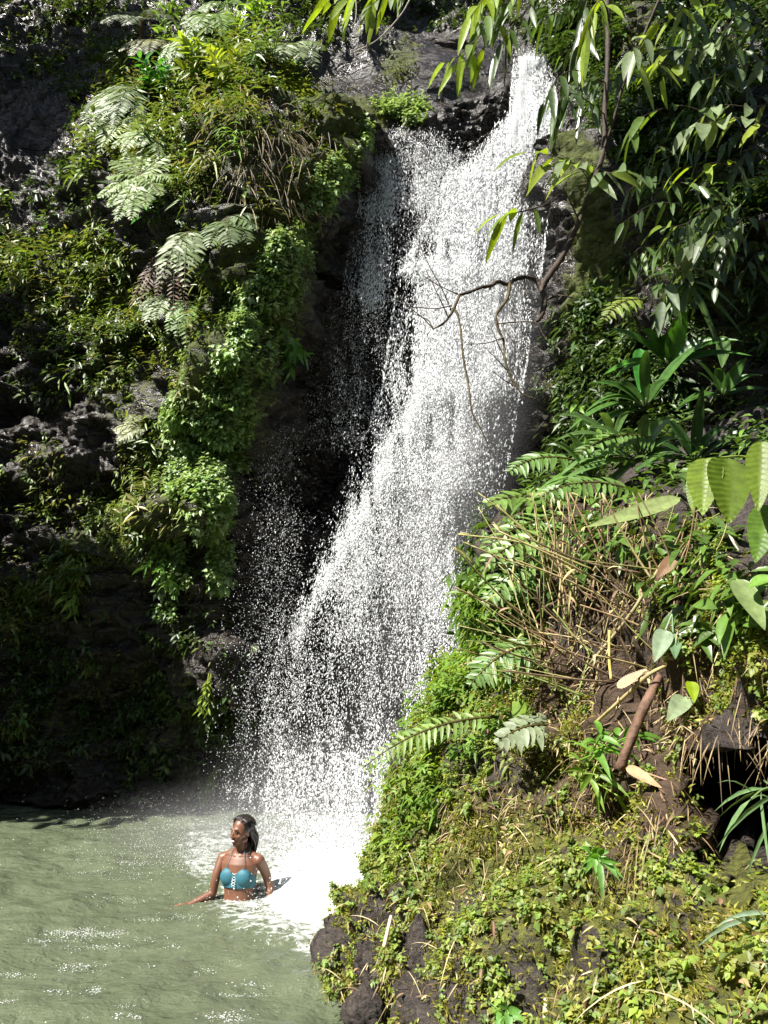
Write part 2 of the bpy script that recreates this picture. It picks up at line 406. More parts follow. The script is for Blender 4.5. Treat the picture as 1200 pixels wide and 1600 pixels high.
# ================================================================== TERRAIN
CL = [(-250,1250,12.0),(-250,800,12.0),(-250,300,13.0),(-250,0,14.5),
 (0,1300,13.4),(0,1250,13.5),(0,1050,13.1),(0,900,12.9),(0,700,12.8),(0,500,12.9),(0,330,13.2),(0,200,14.2),(0,0,16.0),
 (130,1250,13.6),(150,1000,12.9),(150,700,12.5),(150,500,12.3),(130,330,12.9),(120,180,14.3),(120,40,16),
 (330,1260,13.6),(300,1150,12.9),(280,900,12.1),(230,640,12.1),(230,420,12.1),(230,280,12.2),(250,180,12.7),(260,60,14.2),
 (350,1000,11.7),(340,780,10.6),(385,600,10.4),(435,450,10.6),(490,330,10.9),(545,240,11.3),(270,740,11.8),(290,560,11.8),(400,200,11.8),(420,130,12.3),(400,60,14.5),
 (380,1100,12.6),(400,800,12.4),(480,650,12.7),(520,480,12.7),(560,330,12.4),(480,900,12.5),(480,1150,12.8),(480,1280,13.0),
 (600,1000,12.4),(650,1300,12.5),(650,800,12.2),(650,600,12.2),(640,400,12.2),(640,260,12.2),(600,170,12.1),(520,150,12.2),(690,130,12.5),(760,90,13.2),
 (740,200,12.9),(760,400,12.3),(770,600,12.0),(780,900,12.0),(830,110,13.4),(830,300,12.6),
 (870,200,12.2),(880,400,11.4),(880,600,10.9),(900,60,12.8),(950,300,10.7),(950,500,10.4),(960,750,10.4),(950,1000,10.8),
 (1050,100,11.2),(1050,300,10.0),(1050,550,9.4),(1050,800,9.6),(1200,0,10.6),(1200,250,9.0),(1200,500,8.4),(1200,800,8.6),(1400,300,7.6),(1400,800,7.8),
 (600,90,17.0),(520,110,16.2),(600,10,18.5),(700,60,16.6),(780,30,17.5),(450,30,17.5),(900,-60,15.5),(300,-40,18.5),(0,-120,19),(600,-120,20.5),(1200,-150,13.5)]
_a = np.array(CL, float); _P = at(_a[:, 0], _a[:, 1], _a[:, 2])
fc = TPS(_P[:, [0, 2]] , _P[:, 1], 0.03)

MOSS_C = [(930,290,960,380,40),(950,380,960,470,48),(925,460,930,540,30),(500,190,590,175,30,.9),(610,118,640,105,20,.8),
 (490,170,440,330,45,.8),(440,330,350,620,70,.8),(350,620,260,850,80,.7),(300,200,400,250,110,.7),(160,450,230,620,70,.7),(20,420,80,480,60,.6),
 (30,960,60,920,40,.75),(120,900,200,800,50,.7),(1050,50,1150,500,110,.75),(960,600,1100,750,80,.7),(860,620,900,700,40,.6),(100,1150,300,1080,90,.6),
 (100,40,160,80,90,.5),(560,170,470,320,30,.9)]
SOIL_C = [(400,210,430,330,45,.8),(120,470,60,440,60,.6),(30,880,80,900,60,.5),(0,640,150,680,60,.45),(280,260,380,300,60,.6)]

def grid_faces(nu, nv):
    i = np.arange(nu - 1)[:, None] * nv; j = np.arange(nv - 1)[None]
    return np.stack([i + j, i + nv + j, i + nv + j + 1, i + j + 1], -1).reshape(-1, 4)

def vnormals(V, Fq, n):
    a, b, c, d = (V[Fq[:, k]] for k in range(4))
    fn = np.cross(c - a, d - b); out = np.zeros((n, 3))
    for k in range(4): np.add.at(out, Fq[:, k], fn)
    return nrm(out)

def terrain(V0, nu, nv, flip):
    Fq = grid_faces(nu, nv)
    if flip: Fq = Fq[:, ::-1]
    return Fq, vnormals(V0, Fq, len(V0))

# ---- cliff: one rock wall from far left behind the falls round to the right
xs = np.arange(-10.5, 9.5, 0.036); zs = np.arange(-1.2, 20.0, 0.036)
X, Z = np.meshgrid(xs, zs, indexing='ij'); q = np.stack([X.ravel(), Z.ravel()], 1)
Yc = np.clip(fc(q), 4.6, 21)
V0 = np.stack([q[:, 0], Yc, q[:, 1]], 1)
cF, cN = terrain(V0, len(xs), len(zs), False)
px, py = proj(V0)
smoothm = strokes([(480,150,620,150,32),(620,150,770,95,50),(800,60,850,190,45,.8)], px, py)         # polished ledge
amp = 1 - 0.85 * smoothm
d = (0.3 + .7 * amp) * 0.34 * fbm(V0 * [0.55, 0.55, 0.7], 3, 3) + amp * (0.16 * ridged(V0 * [0.9, 0.9, 2.2] + 0.2 * fbm(V0, 2, 9)[:, None], 3, 11)
    + 0.11 * ridged(V0 * [1.7, 1.7, 6.0] + 0.45 * fbm(V0 * 3, 2, 19)[:, None], 3, 21) + 0.085 * np.abs(fbm(V0 * [6, 6, 9], 3, 41)) + 0.04 * fbm(V0 * 14, 2, 43))
q4 = V0 * [1, 1, 1.6] * 1.5 + 0.4 * fbm(V0 * 1.2, 2, 5)[:, None]
blk = np.floor(q4[:, 2] + 0.6 * vnoise(q4 * 0.9, 77)); blk = _h(blk.astype(np.int64), np.floor(q4[:, 0] * 0.8).astype(np.int64), np.zeros(len(q4), np.int64), 4)
d += amp * 0.10 * (blk - 0.5) * (py > 250)
cV = V0 + cN * d[:, None] * 1.0 + np.array([0, 0, -0.06])[None] * fbm(V0 * 2.1, 2, 61)[:, None]
CN = vnormals(cV, cF, len(cV))
if CN[:, 1].mean() > 0: cF = cF[:, ::-1]; CN = -CN
moss = strokes(MOSS_C, px, py, 0.6); soil = strokes(SOIL_C, px, py, 0.6)
cpx, cpy = proj(cV)
mb = MB(); mb.add(cV, [cF], np.stack([moss * 0.62, soil * 0.62, 0 * moss], 1))
cliff = mb.build('cliff', M['cliff']); tag(cliff, 'dark wet rock cliff behind and beside the waterfall', 'cliff', kind='structure')

# ---- near bank: x = X(y, z)
BK = [(515,1620,5.2),(525,1560,5.3),(560,1470,5.5),(600,1380,5.7),(635,1290,5.9),(650,1200,6.1),(690,1120,6.3),(745,1040,6.4),(770,930,6.5),(775,850,6.6),(830,760,7.0),(900,640,7.6),
 (620,1600,4.6),(650,1480,4.9),(700,1350,5.1),(740,1220,5.3),(800,1100,5.5),(850,960,5.5),(860,850,5.7),(940,740,6.2),
 (760,1600,3.9),(800,1480,4.0),(850,1350,4.2),(880,1220,4.4),(900,1100,4.7),(950,960,4.7),(960,850,5.0),(1040,740,5.4),
 (950,1600,3.1),(980,1480,3.2),(1000,1350,3.5),(1000,1200,3.7),(1030,1080,3.9),(1060,950,4.0),(1080,830,4.4),(1150,720,4.8),
 (1130,1600,2.6),(1150,1500,2.75),(1170,1390,3.5),(1160,1280,4.4),(1150,1180,4.2),(1150,1050,3.6),(1160,930,3.5),(1180,820,3.9),
 (1350,1600,2.2),(1350,1400,2.5),(1350,1200,2.9),(1350,1000,2.9),(1350,800,3.3),(1350,640,4.5),(1150,640,6.2),(1050,640,6.8)]
_a = np.array(BK, float); _P = at(_a[:, 0], _a[:, 1], _a[:, 2])
ext = np.array([(3.0,7.2,-1),(2.6,7.4,0.5),(2.9,7.4,2.0),(3.2,7.4,3.5),(3.9,7.6,5.0),(4.5,8.4,0.5),(4.5,8.4,2.5),(5,8.4,5.0),(1.2,0.6,0.0),(1.3,0.6,1.6),(1.9,0.6,2.6),
  (-0.1,4.4,-0.8),(0.25,3.2,-0.6),(0.6,2.2,-0.5),(3.6,3,4.3),(4.2,5,5.0),(2.5,1,3.3),(4.6,3,5.6),(4.2,4.2,4.3),(2.9,2,3.6)], float)
_P = np.vstack([_P, ext])
fb = TPS(_P[:, [1, 2]], _P[:, 0], 0.01)
ys = np.arange(0.6, 8.6, 0.022); zs = np.arange(-0.8, 5.6, 0.022)
Yg, Zg = np.meshgrid(ys, zs, indexing='ij'); q = np.stack([Yg.ravel(), Zg.ravel()], 1)
V0 = np.stack([np.maximum(fb(q), -0.6 + 0 * q[:, 0]), q[:, 0], q[:, 1]], 1)
V0[:, 0] += 1.6 * np.maximum(V0[:, 2] - (CAMZ + 0.20 * V0[:, 1] + 0.10 * (V0[:, 1] > 9)), 0)
V0[:, 0] = np.maximum(V0[:, 0], 0.75 - 0.28 * np.maximum(V0[:, 1] - 1.2, 0))
bF, bN = terrain(V0, len(ys), len(zs), True)
if bN[:, 0].mean() > 0: bF = bF[:, ::-1]; bN = -bN
px, py = proj(V0)
rocky = strokes([(560,1460,560,1620,45),(610,1500,650,1600,45)], px, py)
d = 0.13 * fbm(V0 * 1.3, 3, 103) + 0.07 * ridged(V0 * 3.1, 3, 111) + 0.03 * fbm(V0 * 11, 3, 131) + 0.045 * np.abs(fbm(V0 * 5, 3, 137)) + rocky * 0.10 * ridged(V0 * 6.5, 3, 150)
fade = np.clip((V0[:, 1] - 0.6) / 1.2, 0.15, 1)
bV = V0 + bN * (d * fade)[:, None]
_cx, _cy = proj(bV); _w = strokes([(1150,1195,1180,1350,58)], _cx + 60 * fbm(bV * 3.3, 4, 181), _cy + 50 * fbm(bV * 3.3, 3, 185), .35)
bV = bV + _w[:, None] * np.array([0.42, .85, 0.0])[None] * (1 + .25 * fbm(bV * 4, 2, 180))[:, None]
BN = vnormals(bV, bF, len(bV))
bpx, bpy_ = proj(bV)
mossb = 0.62 * strokes([(560,1400,1150,1560,190),(540,1480,520,1600,60),(640,1300,900,1320,80,.8),(700,1150,800,1200,80,.7)], px, py, .5) * (1 - 0.55 * rocky)
soilb = 0.62 * strokes([(930,1230,1060,1260,85,1),(880,1080,1030,1130,90,.9),(800,1280,1000,1340,70,.8),(900,850,1100,1000,150,.8),(640,1380,760,1300,60,.6),(1100,900,1200,1100,90,.6)], px, py, .5)
mossb *= np.clip(.85 + .5 * fbm(bV * 2.2, 3, 190), .3, 1.1)
mb = MB(); mb.add(bV, [bF], np.stack([mossb, soilb, 0.25 + 0 * mossb], 1))
bank = mb.build('bank', M['bank']); tag(bank, 'steep mossy earth and rock bank in front of the falls', 'bank', kind='structure')

def bvh(V, Fq):
    return BVHTree.FromPolygons(V.tolist(), Fq.tolist())
BV_C = bvh(cV, cF); BV_B = bvh(bV, bF)

def hit(px, py, which=None):
    d = Vector(rays([px], [py])[0]).normalized(); best = None
    for nm, b in (('c', BV_C), ('b', BV_B)):
        if which and nm != which: continue
        h = b.ray_cast(Vector(C0), d)
        if h[0] is not None and (best is None or h[3] < best[2]):
            n = np.array(h[1])
            if n @ np.array(d) > 0: n = -n
            best = (np.array(h[0]), n, h[3])
    if best is None:
        p = at(px, py, 12.0 if which != 'b' else 5.0); return p, np.array([0, -1.0, 0.2])
    return best[0], best[1]

# ---- pool
xs = np.arange(-9.5, 3.6, 0.035); ys = np.arange(-2.5, 12.6, 0.035)
X, Y = np.meshgrid(xs, ys, indexing='ij'); P = np.stack([X.ravel(), Y.ravel(), np.zeros(X.size)], 1)
imp = at(530, 1400, 8.6); imp[2] = 0
r = np.hypot(P[:, 0] - imp[0], P[:, 1] - imp[1])
chop = 1.0 / (1 + (r / 3.2) ** 2)
P[:, 2] = (0.020 + 0.045 * chop) * fbm(P * [1.6, 2.4, 1] + 0.4 * fbm(P * 0.7, 2, 8)[:, None], 4, 200) + 0.012 * ridged(P * [3.4, 5.2, 1], 3, 210) * (0.5 + chop) \
          + 0.05 * np.exp(-(r / 0.9) ** 2)
px, py = proj(P)
foam = strokes([(520,1395,590,1360,55,1.0),(560,1420,575,1470,50,.9),(470,1390,560,1330,65,.62),(330,1330,480,1330,50,.34),(380,1400,500,1440,50,.36),(480,1470,560,1490,25,.4)], px, py, 0.7)
mb = MB(); mb.add(P, [grid_faces(len(xs), len(ys))[:, ::1]], np.stack([foam, 0 * foam, 0 * foam], 1))
pool = mb.build('water', M['water']); tag(pool, 'murky green rippled pool water with foam under the falls', 'water', kind='structure')
mb = MB()
gx = np.linspace(-12, 9, 40); gy = np.linspace(-4, 16, 40); X, Y = np.meshgrid(gx, gy, indexing='ij')
G = np.stack([X.ravel(), Y.ravel(), -1.12 + 0 * X.ravel()], 1); G[:, 2] += 0.06 * fbm(G * 1.1, 3, 300)
mb.add(G, [grid_faces(40, 40)], (0, 0.5, 0.3)); ground = mb.build('ground', M['bank']); tag(ground, 'stony pool bed under the water', 'ground', kind='structure')

# ---- unseen slopes added round the pool and behind the camera to block low sky
az = np.radians(np.linspace(128, 412, 90)); hh = np.linspace(0, 1, 26)
A, Hh = np.meshgrid(az, hh, indexing='ij'); el = np.interp(A.ravel(), [az[0], math.radians(225), math.radians(300), az[-1]], [9.5, 8.5, 12, 15])
R = 10.5 + 3.0 * Hh.ravel(); P = np.stack([R * np.cos(A.ravel()) * 1.0 - 0.5, 3.5 + R * np.sin(A.ravel()), -1.2 + el * Hh.ravel()], 1)
P += nrm(P - [0, 3.5, 3]) * (0.8 * fbm(P * .5, 4, 400))[:, None]
mb = MB(); mb.add(P, [grid_faces(90, 26)], np.tile((0.62, 0.2, 0.3), (len(P), 1)))
hl = mb.build('sky_blocking_slope', M['cliff']); tag(hl, 'unseen slopes added round the pool to cut the low sky light', 'sky_blocking_slope', kind='structure')

# ================================================================== SPRIG COVER (uncountable small plants)
def pick(V, Nn, wgt, n, jit=0.03):
    p = np.maximum(wgt, 0); p = p / p.sum(); i = rng.choice(len(V), n, p=p)
    return V[i] + rng.normal(size=(n, 3)) * jit, Nn[i], i

def sprigs(mb, P, Nn, m, h, L, W, colf, up=0.5, st=1, droop=0.25, spread=1.0, fold=0.22, face=0.5):
    n = len(P); g = nrm(Nn * 0.8 + np.array([0, 0, up]) + rng.normal(size=(n, 3)) * 0.35)
    hh = h * rng.uniform(0.3, 1.4, n); sc = rng.uniform(0.6, 1.35, n)
    base = colf(n)
    for k in range(m):
        t = (k + 0.6) / m
        pos = P + g * (hh * t)[:, None]
        a = rng.normal(size=(n, 3)); a -= (a * g).sum(1, keepdims=True) * g; a = nrm(a)
        D = nrm(a * spread + g * 0.45 * t + np.array([0, 0, -0.12]))
        Nm = nrm(g + np.array([0, 0, 0.5]) + SUN * face + rng.normal(size=(n, 3)) * 0.35)
        s = sc * rng.uniform(0.7, 1.2, n) * (1.1 - 0.35 * t)
        leaves(mb, pos, D, Nm, L * s, W * s, base * rng.uniform(0.75, 1.25, (n, 1)), st=st, droop=droop, fold=fold)

def clump(V, lo=0.35, sc=2.3, seed=0):
    c = fbm(V * sc, 4, seed); return np.clip((c + 0.25) * 1.3, 0, 1) ** 1.3 + lo * 0.07

def cover(name, V, Nn, px, py, region, n, m, h, L, W, cols, mat, label, sc=2.3, seed=0, soft=0.4, **kw):
    f = strokes(region, px, py, soft) * clump(V, seed=seed, sc=sc)
    P, Nr, i = pick(V, Nn, f, n); Nr = nrm(Nr * 0.6 + np.array([-.22, -.34, .38]))
    mb = MB(); sprigs(mb, P, Nr, m, h, L, W, lambda k: pal(k, *cols), **kw)
    return tag(mb.build(name, mat), label, 'plants', kind='stuff')

MINT = [(605,172,650,180,15,.9),(555,225,505,310,22,.8),(490,330,455,420,18,.9),(450,400,420,500,26,1.2),(415,490,380,600,32,1.5),(370,600,340,720,36,1.6),(295,650,285,760,22,1.0),
        (335,720,330,810,26),(345,800,345,930,10,.5),(275,860,275,900,14,.8),(265,920,262,960,10,.6)]
cover('creeper', cV, CN, cpx, cpy, MINT, 9000, 6, 0.15, 0.082, 0.056, [(0.20,0.32,0.12),(0.30,0.42,0.20),(0.20,0.32,0.08),(0.34,0.44,0.23)], M['leaf'],
      'pale mint green creeper hanging down the lit rock ridge left of the falls', seed=5, face=1.5)
UG = [(230,150,330,110,60,1.2),(300,130,420,120,45,1),(200,210,300,260,50,1.4),(250,200,420,180,60,1),(150,220,200,250,28,.8),(330,250,400,330,50,.2),(140,430,220,560,62,.8),(250,560,320,650,36,.6),
      (0,400,90,470,42,.6),(225,690,200,830,30,.8),(240,640,230,840,38,.7),(90,910,140,860,28,.8),(110,950,60,980,18,.3),(10,880,30,960,28,.5),(380,330,300,560,40,.4),(40,480,130,560,50,.35),
      (270,640,240,760,40,.5),(500,200,460,260,30,.4),(0,1080,20,1150,14,.8),(20,1130,40,1145,12,.8),(260,740,280,860,20,.5),(60,760,130,800,60,.25)]
cover('undergrowth', cV, CN, cpx, cpy, UG, 6000, 6, 0.12, 0.07, 0.03, [(0.12,0.19,0.035),(0.18,0.25,0.05),(0.09,0.16,0.035),(0.22,0.26,0.055)], M['leaf'],
      'mixed yellow green leafy undergrowth on the left ridge and its top', seed=15)
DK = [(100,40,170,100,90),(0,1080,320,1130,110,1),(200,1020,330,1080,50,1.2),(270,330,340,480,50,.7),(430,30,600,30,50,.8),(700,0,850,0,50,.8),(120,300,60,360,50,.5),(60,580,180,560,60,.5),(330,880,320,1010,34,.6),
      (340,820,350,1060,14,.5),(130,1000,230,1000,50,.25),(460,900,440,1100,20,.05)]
UG2 = [(a, b_, c, d_, r, w_ * 1.0) for a, b_, c, d_, r, w_ in UG]
cover('tall_undergrowth', cV, CN, cpx, cpy, UG2, 2200, 6, 0.30, 0.17, 0.035, [(0.13,0.21,0.03),(0.20,0.26,0.05),(0.08,0.15,0.03),(0.24,0.22,0.07)], M['leaf'],
      'longer leaved weeds standing out of the undergrowth on the left ridge', seed=16, st=2, sc=1.5)
cover('shade_foliage', cV, CN, cpx, cpy, DK, 6000, 6, 0.16, 0.10, 0.045, [(0.045,0.085,0.02),(0.07,0.12,0.03),(0.09,0.13,0.03)], M['leaf'],  # leaf colours darkened where the cliff lies in shade
      'leafy growth coloured dark for the shade at the foot and far recesses of the cliff', seed=25)
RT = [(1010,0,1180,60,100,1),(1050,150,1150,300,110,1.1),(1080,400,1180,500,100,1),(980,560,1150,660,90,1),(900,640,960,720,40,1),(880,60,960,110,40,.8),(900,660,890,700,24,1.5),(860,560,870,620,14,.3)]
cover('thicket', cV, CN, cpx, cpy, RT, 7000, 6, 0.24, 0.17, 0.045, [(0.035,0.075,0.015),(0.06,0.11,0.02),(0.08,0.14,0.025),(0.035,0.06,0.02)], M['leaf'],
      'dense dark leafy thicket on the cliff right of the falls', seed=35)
# moss tufts: tiny leaves that give the moss its nap
f = strokes(MOSS_C, cpx, cpy, 0.5) * clump(cV, seed=45, sc=3) * (cpy > -50)
P, Nr, i = pick(cV, CN, f, 26000, 0.02); mb = MB()
leaves(mb, P, nrm(Nr + rng.normal(size=Nr.shape) * 0.6 + [0, 0, -0.3]), rdir(len(P), 1), rng.uniform(0.03, 0.07, len(P)), 0.02, pal(len(P), (0.10,0.13,0.02),(0.15,0.17,0.025),(0.08,0.10,0.02)))
tag(mb.build('moss', M['leaf']), 'yellow green moss nap on the cliff rock', 'moss', kind='stuff')
# ================================================================== WATERFALL
YF = lambda py: np.interp(py, [80, 130, 200, 400, 700, 1000, 1330], [12.5, 12.35, 12.0, 11.5, 10.9, 10.4, 10.0])

def drops(mb, P, r, ln, dirv, col=(1, 1, 1)):
    n = len(P); A = nrm(np.cross(dirv, rdir(n))); B = np.cross(dirv, A); A2 = -.5 * A + .87 * B; A3 = -.5 * A - .87 * B
    r = r[:, None]; l = ln[:, None]
    V = np.stack([P + dirv * l, P + A * r, P + A2 * r, P + A3 * r, P - dirv * l], 1)
    b = np.arange(n)[:, None] * 5
    f = [b + q for q in ([0,1,2],[0,2,3],[0,3,1],[4,2,1],[4,3,2],[4,1,3])]
    mb.add(V.reshape(-1, 3), [np.concatenate(f)], col)

def spray(mb, st, k=1.0):
    """st rows: x0,y0,x1,y1,r0,r1,density,rmin,rmax,stretch  (radii in cm)"""
    for x0, y0, x1, y1, r0, r1, dn, ra, rb, sx in st:
        L = math.hypot(x1 - x0, y1 - y0); n = int(k * dn * L * (r0 + r1) * float(np.interp(y0, [350, 800], [1.35, .78])))
        t = rng.random(n); g = np.clip(rng.normal(size=n) * 0.52, -1.25, 1.25)
        # strands: more water along some lines than others
        cx = x0 + (x1 - x0) * t + g * (r0 + (r1 - r0) * t); cy = y0 + (y1 - y0) * t + rng.normal(size=n) * 8
        keep = vnoise(np.stack([cx / 16, cy / 95, 0 * cx + 3], 1), 5) + 0.6 * vnoise(np.stack([cx / 7, cy / 30, 0 * cx], 1), 9) > rng.normal(size=n) * 0.6 - 0.45
        cx, cy, t = cx[keep], cy[keep], t[keep]; n = len(cx)
        Yd = YF(cy) + rng.normal(size=n) * np.interp(cy, [90, 300, 700, 1300], [0.05, 0.12, 0.28, 0.5])
        P = at(cx, cy, Yd)
        P[:, 2] = np.maximum(P[:, 2], 0.02)
        tx = (x1 - x0) / max(abs(y1 - y0), 60) * 0.6
        dv = nrm(np.stack([tx + rng.normal(size=n) * 0.16, -0.12 + rng.normal(size=n) * 0.08, -np.ones(n)], 1))
        r = 0.0054 * (ra + (rb - ra) * rng.random(n) ** 3.0) * np.where(rng.random(n) < .04, 1.7, 1)
        drops(mb, P, r, r * rng.uniform(1.3, sx * 1.5, n), dv)

mb = MB()
spray(mb, [
 (830,96,836,180,22,32,3.6,.6,1.5,6),(838,180,795,280,32,62,4.2,.6,1.6,6),(785,270,735,430,64,88,2.8,.6,1.7,5),
 (735,410,705,620,88,88,1.35,.5,1.7,4.5),(712,580,665,760,84,98,.85,.5,1.6,3.5),(662,760,615,960,100,124,.42,.5,1.5,2.6),(610,960,575,1150,132,135,.30,.5,1.5,2.0),(575,1150,545,1335,140,130,.30,.5,1.6,1.8),
 (655,620,560,800,16,20,1.5,.4,1.2,4),(560,800,480,960,18,14,1.3,.4,1.2,4),(480,960,455,1010,10,12,.6,.4,1.0,3),(600,730,540,930,18,30,.7,.4,1.1,3),(730,600,680,820,26,36,.7,.6,1.9,2.5),(690,820,680,1230,34,40,.55,.6,2.0,2),(700,850,715,1000,6,6,1.5,.5,1.2,5),
 (770,420,760,600,40,36,1.1,.5,1.5,5),(640,640,560,1000,60,60,.25,.5,1.3,2.5),
 (600,205,590,330,34,38,.75,.4,1.2,4),(660,210,650,330,48,44,.6,.4,1.2,4),(600,330,575,480,38,34,.5,.4,1.2,4),(705,240,665,420,40,36,.6,.4,1.1,3),(560,240,562,330,5,4,1.0,.4,.9,5),
 (580,480,540,700,60,70,.22,.3,.9,3),(450,660,430,800,36,50,.13,.3,.8,2),(440,800,400,1240,56,70,.16,.35,.9,1.8),(480,960,430,1290,50,70,.30,.4,1.0,1.8),
 (560,1180,560,1340,110,120,.35,.6,2.1,1.6),(380,1230,560,1320,40,40,.2,.3,.9,1.6)])
wf = tag(mb.build('waterfall', M['drop']), 'white waterfall breaking into drops as it falls', 'waterfall', kind='structure')

def sheet(rows, dY, lo, seed):
    """rows: (py, xleft, xright, thickness)"""
    rows = np.array(rows, float); nv = 150; nu = 46
    v = np.linspace(rows[0, 0], rows[-1, 0], nv)
    xl, xr, th = (np.interp(v, rows[:, 0], rows[:, k]) for k in (1, 2, 3))
    u = np.linspace(0, 1, nu)
    PX = xl[:, None] + (xr - xl)[:, None] * u[None]; PY = np.repeat(v[:, None], nu, 1)
    q = np.stack([PX.ravel() / 30, PY.ravel() / 70, np.full(PX.size, seed)], 1)
    P = at(PX.ravel(), PY.ravel(), YF(PY.ravel()) + dY + 0.16 * fbm(q, 3, seed))
    edge = np.clip(np.minimum(u, 1 - u) / 0.16, 0, 1)[None] ** 0.7
    T = (th[:, None] * edge).ravel() - 0.35 * (1 - edge.repeat(nv, 0).ravel())
    along = (PY.ravel() - 90) / 600
    mb = MB(); mb.add(P, [grid_faces(nv, nu)], np.stack([PX.ravel() / 170 + seed * 3.1, along, T], 1)); return mb
A = sheet([(88,804,856,.62),(130,805,864,.62),(200,782,866,.62),(300,738,848,.60),(420,682,836,.46),(520,628,812,.25),(620,610,795,.14),(760,560,780,.02),(900,500,770,-.06)], 0.12, 0, 1).build('water_sheet', M['sheet'], wf)
B = sheet([(92,812,852,.45),(200,790,862,.46),(300,735,842,.40),(420,690,830,.28),(560,650,800,.12),(700,610,770,.0),(860,540,760,-.1)], -0.15, 0, 2).build('water_sheet', M['sheet'], wf)
Cc = sheet([(200,585,705,-.02),(260,578,705,-.02),(340,568,668,-.04),(430,560,640,-.06),(500,556,620,-.1)], 0.05, 0, 3).build('water_sheet', M['sheet'], wf)
E_ = sheet([(420,600,830,.08),(600,570,800,-.02),(760,510,775,-.08),(900,460,765,-.12),(1100,440,730,-.14),(1320,430,680,-.12)], 0.3, 0, 5).build('water_sheet', M['sheet'], wf)
G_ = sheet([(560,610,800,.0),(700,570,770,-.06),(900,490,745,-.12),(1100,460,700,-.14),(1320,450,640,-.10)], -0.3, 0, 6).build('water_sheet', M['sheet'], wf)
D_ = sheet([(640,622,690,.10),(760,552,620,.12),(880,492,560,.08),(980,452,500,.0)], -0.25, 0, 4).build('water_sheet', M['sheet'], wf)

# fine drops and splashes where the water lands, and white flecks as glints
mb = MB()
def splash_or_glints(n, bx, by, sx, sy, hmax, ra, rb):
    cx = bx + rng.normal(size=n) * sx; cy = by + rng.normal(size=n) * sy
    d = rays(cx, cy); ok = d[:, 2] < -1e-3; cx, cy, d = cx[ok], cy[ok], d[ok]
    P = C0 + d * (-CAMZ / d[:, 2])[:, None]; ok = P[:, 1] < 10.4; P = P[ok]; n = len(P)
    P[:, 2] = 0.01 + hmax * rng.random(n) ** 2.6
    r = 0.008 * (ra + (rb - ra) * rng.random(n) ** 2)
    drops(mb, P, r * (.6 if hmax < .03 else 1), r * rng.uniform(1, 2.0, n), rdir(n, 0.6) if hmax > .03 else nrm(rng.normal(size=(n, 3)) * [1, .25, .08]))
splash_or_glints(11000, 530, 1368, 56, 30, 0.4, .3, 1.1); splash_or_glints(7000, 370, 1325, 120, 24, 0.40, .18, .5); splash_or_glints(6000, 560, 1430, 36, 40, 0.2, .4, 1.2)
splash_or_glints(1200, 330, 1350, 60, 30, 0.3, .2, .55); splash_or_glints(1800, 440, 1420, 60, 30, 0.08, .25, .6); [splash_or_glints(int(rng.integers(30, 110)), rng.uniform(-20, 500), rng.uniform(1340, 1600), rng.uniform(8, 26), rng.uniform(1.5, 5), .012, .15, rng.uniform(.4, .75)) for _k in range(60)]  # last clusters are flat white flecks standing for sun glints on the pool
def mist(c, r, ax=None):
    th = np.linspace(0, np.pi, 18); ph = np.linspace(0, 2 * np.pi, 37); A_, B_ = np.meshgrid(th, ph, indexing='ij'); mm = MB()
    mm.add(np.stack([np.sin(A_) * np.cos(B_), np.sin(A_) * np.sin(B_), np.cos(A_)], -1).reshape(-1, 3), [grid_faces(18, 37)], (1, 1, 1))
    o = mm.build('mist', M['mist']); o.scale = r; o.location = c
    if ax is not None: o.rotation_euler = Vector(ax).to_track_quat('Z', 'Y').to_euler()
    return o
o = mist((-.3, 8.35, .35), (2.1, 1.15, 1.2)); tag(o, 'bright mist of spray over the pool at the foot of the falls', 'mist', kind='stuff')
o = mist((-1.4, 8.1, .1), (2.0, 1.2, .7)); tag(o, 'thin mist of spray drifting over the pool behind the bather', 'mist', kind='stuff')
_a, _b = at(800, 300, 11.7), at(560, 1290, 10.2); o = mist((_a + _b) / 2, (1.5, .9, 5.0), _a - _b); tag(o, 'fine mist hanging along the falling water', 'mist', kind='stuff')
tag(mb.build('spray', M['drop']), 'spray and splashing drops at the foot of the falls, with white flecks as glints on the pool', 'spray', kind='stuff')
# ================================================================== BANK COVER
ok = (bpy_ > 500)
BC = [(1080,1120,1210,1125,26,1.5),(1070,1180,1085,1360,22,1.2),(560,1400,1150,1560,190,1),(540,1470,515,1600,26,1.4),(640,1330,640,1250,50,1.6),(700,1200,820,1150,90,1),(880,1250,1000,1480,110,.6),(1080,900,1180,1150,80,.7),(1150,1450,1200,1600,90,.8),(1050,1330,1090,1380,30,.8),(780,1000,700,1120,60,1)]
DARKC = strokes([(1120,1180,1180,1330,60)], bpx, bpy_)
f0 = strokes(BC, bpx, bpy_, .5) * (bV[:, 2] > -0.05) * (1 - DARKC)
f = f0 * clump(bV, seed=51, sc=7)
rk = 1 - 0.9 * strokes([(575,1490,575,1560,20),(640,1480,650,1520,22),(640,1560,660,1600,24)], bpx, bpy_)
mb = MB()
P, Nr, i = pick(bV, BN, f * rk, 17000, 0.01)
sprigs(mb, P, Nr, 5, 0.035, 0.026, 0.020, lambda k: pal(k, (0.20,0.30,0.06),(0.28,0.37,0.07),(0.17,0.25,0.07),(0.30,0.31,0.08)), droop=.15)
tag(mb.build('ground_cover', M['leaf_thin']), 'small round leaved green plants matting the near bank', 'plants', kind='stuff')
mb = MB()
P, Nr, i = pick(bV, BN, f0 * rk * clump(bV, seed=52, sc=4, lo=2), 120000, 0.010)
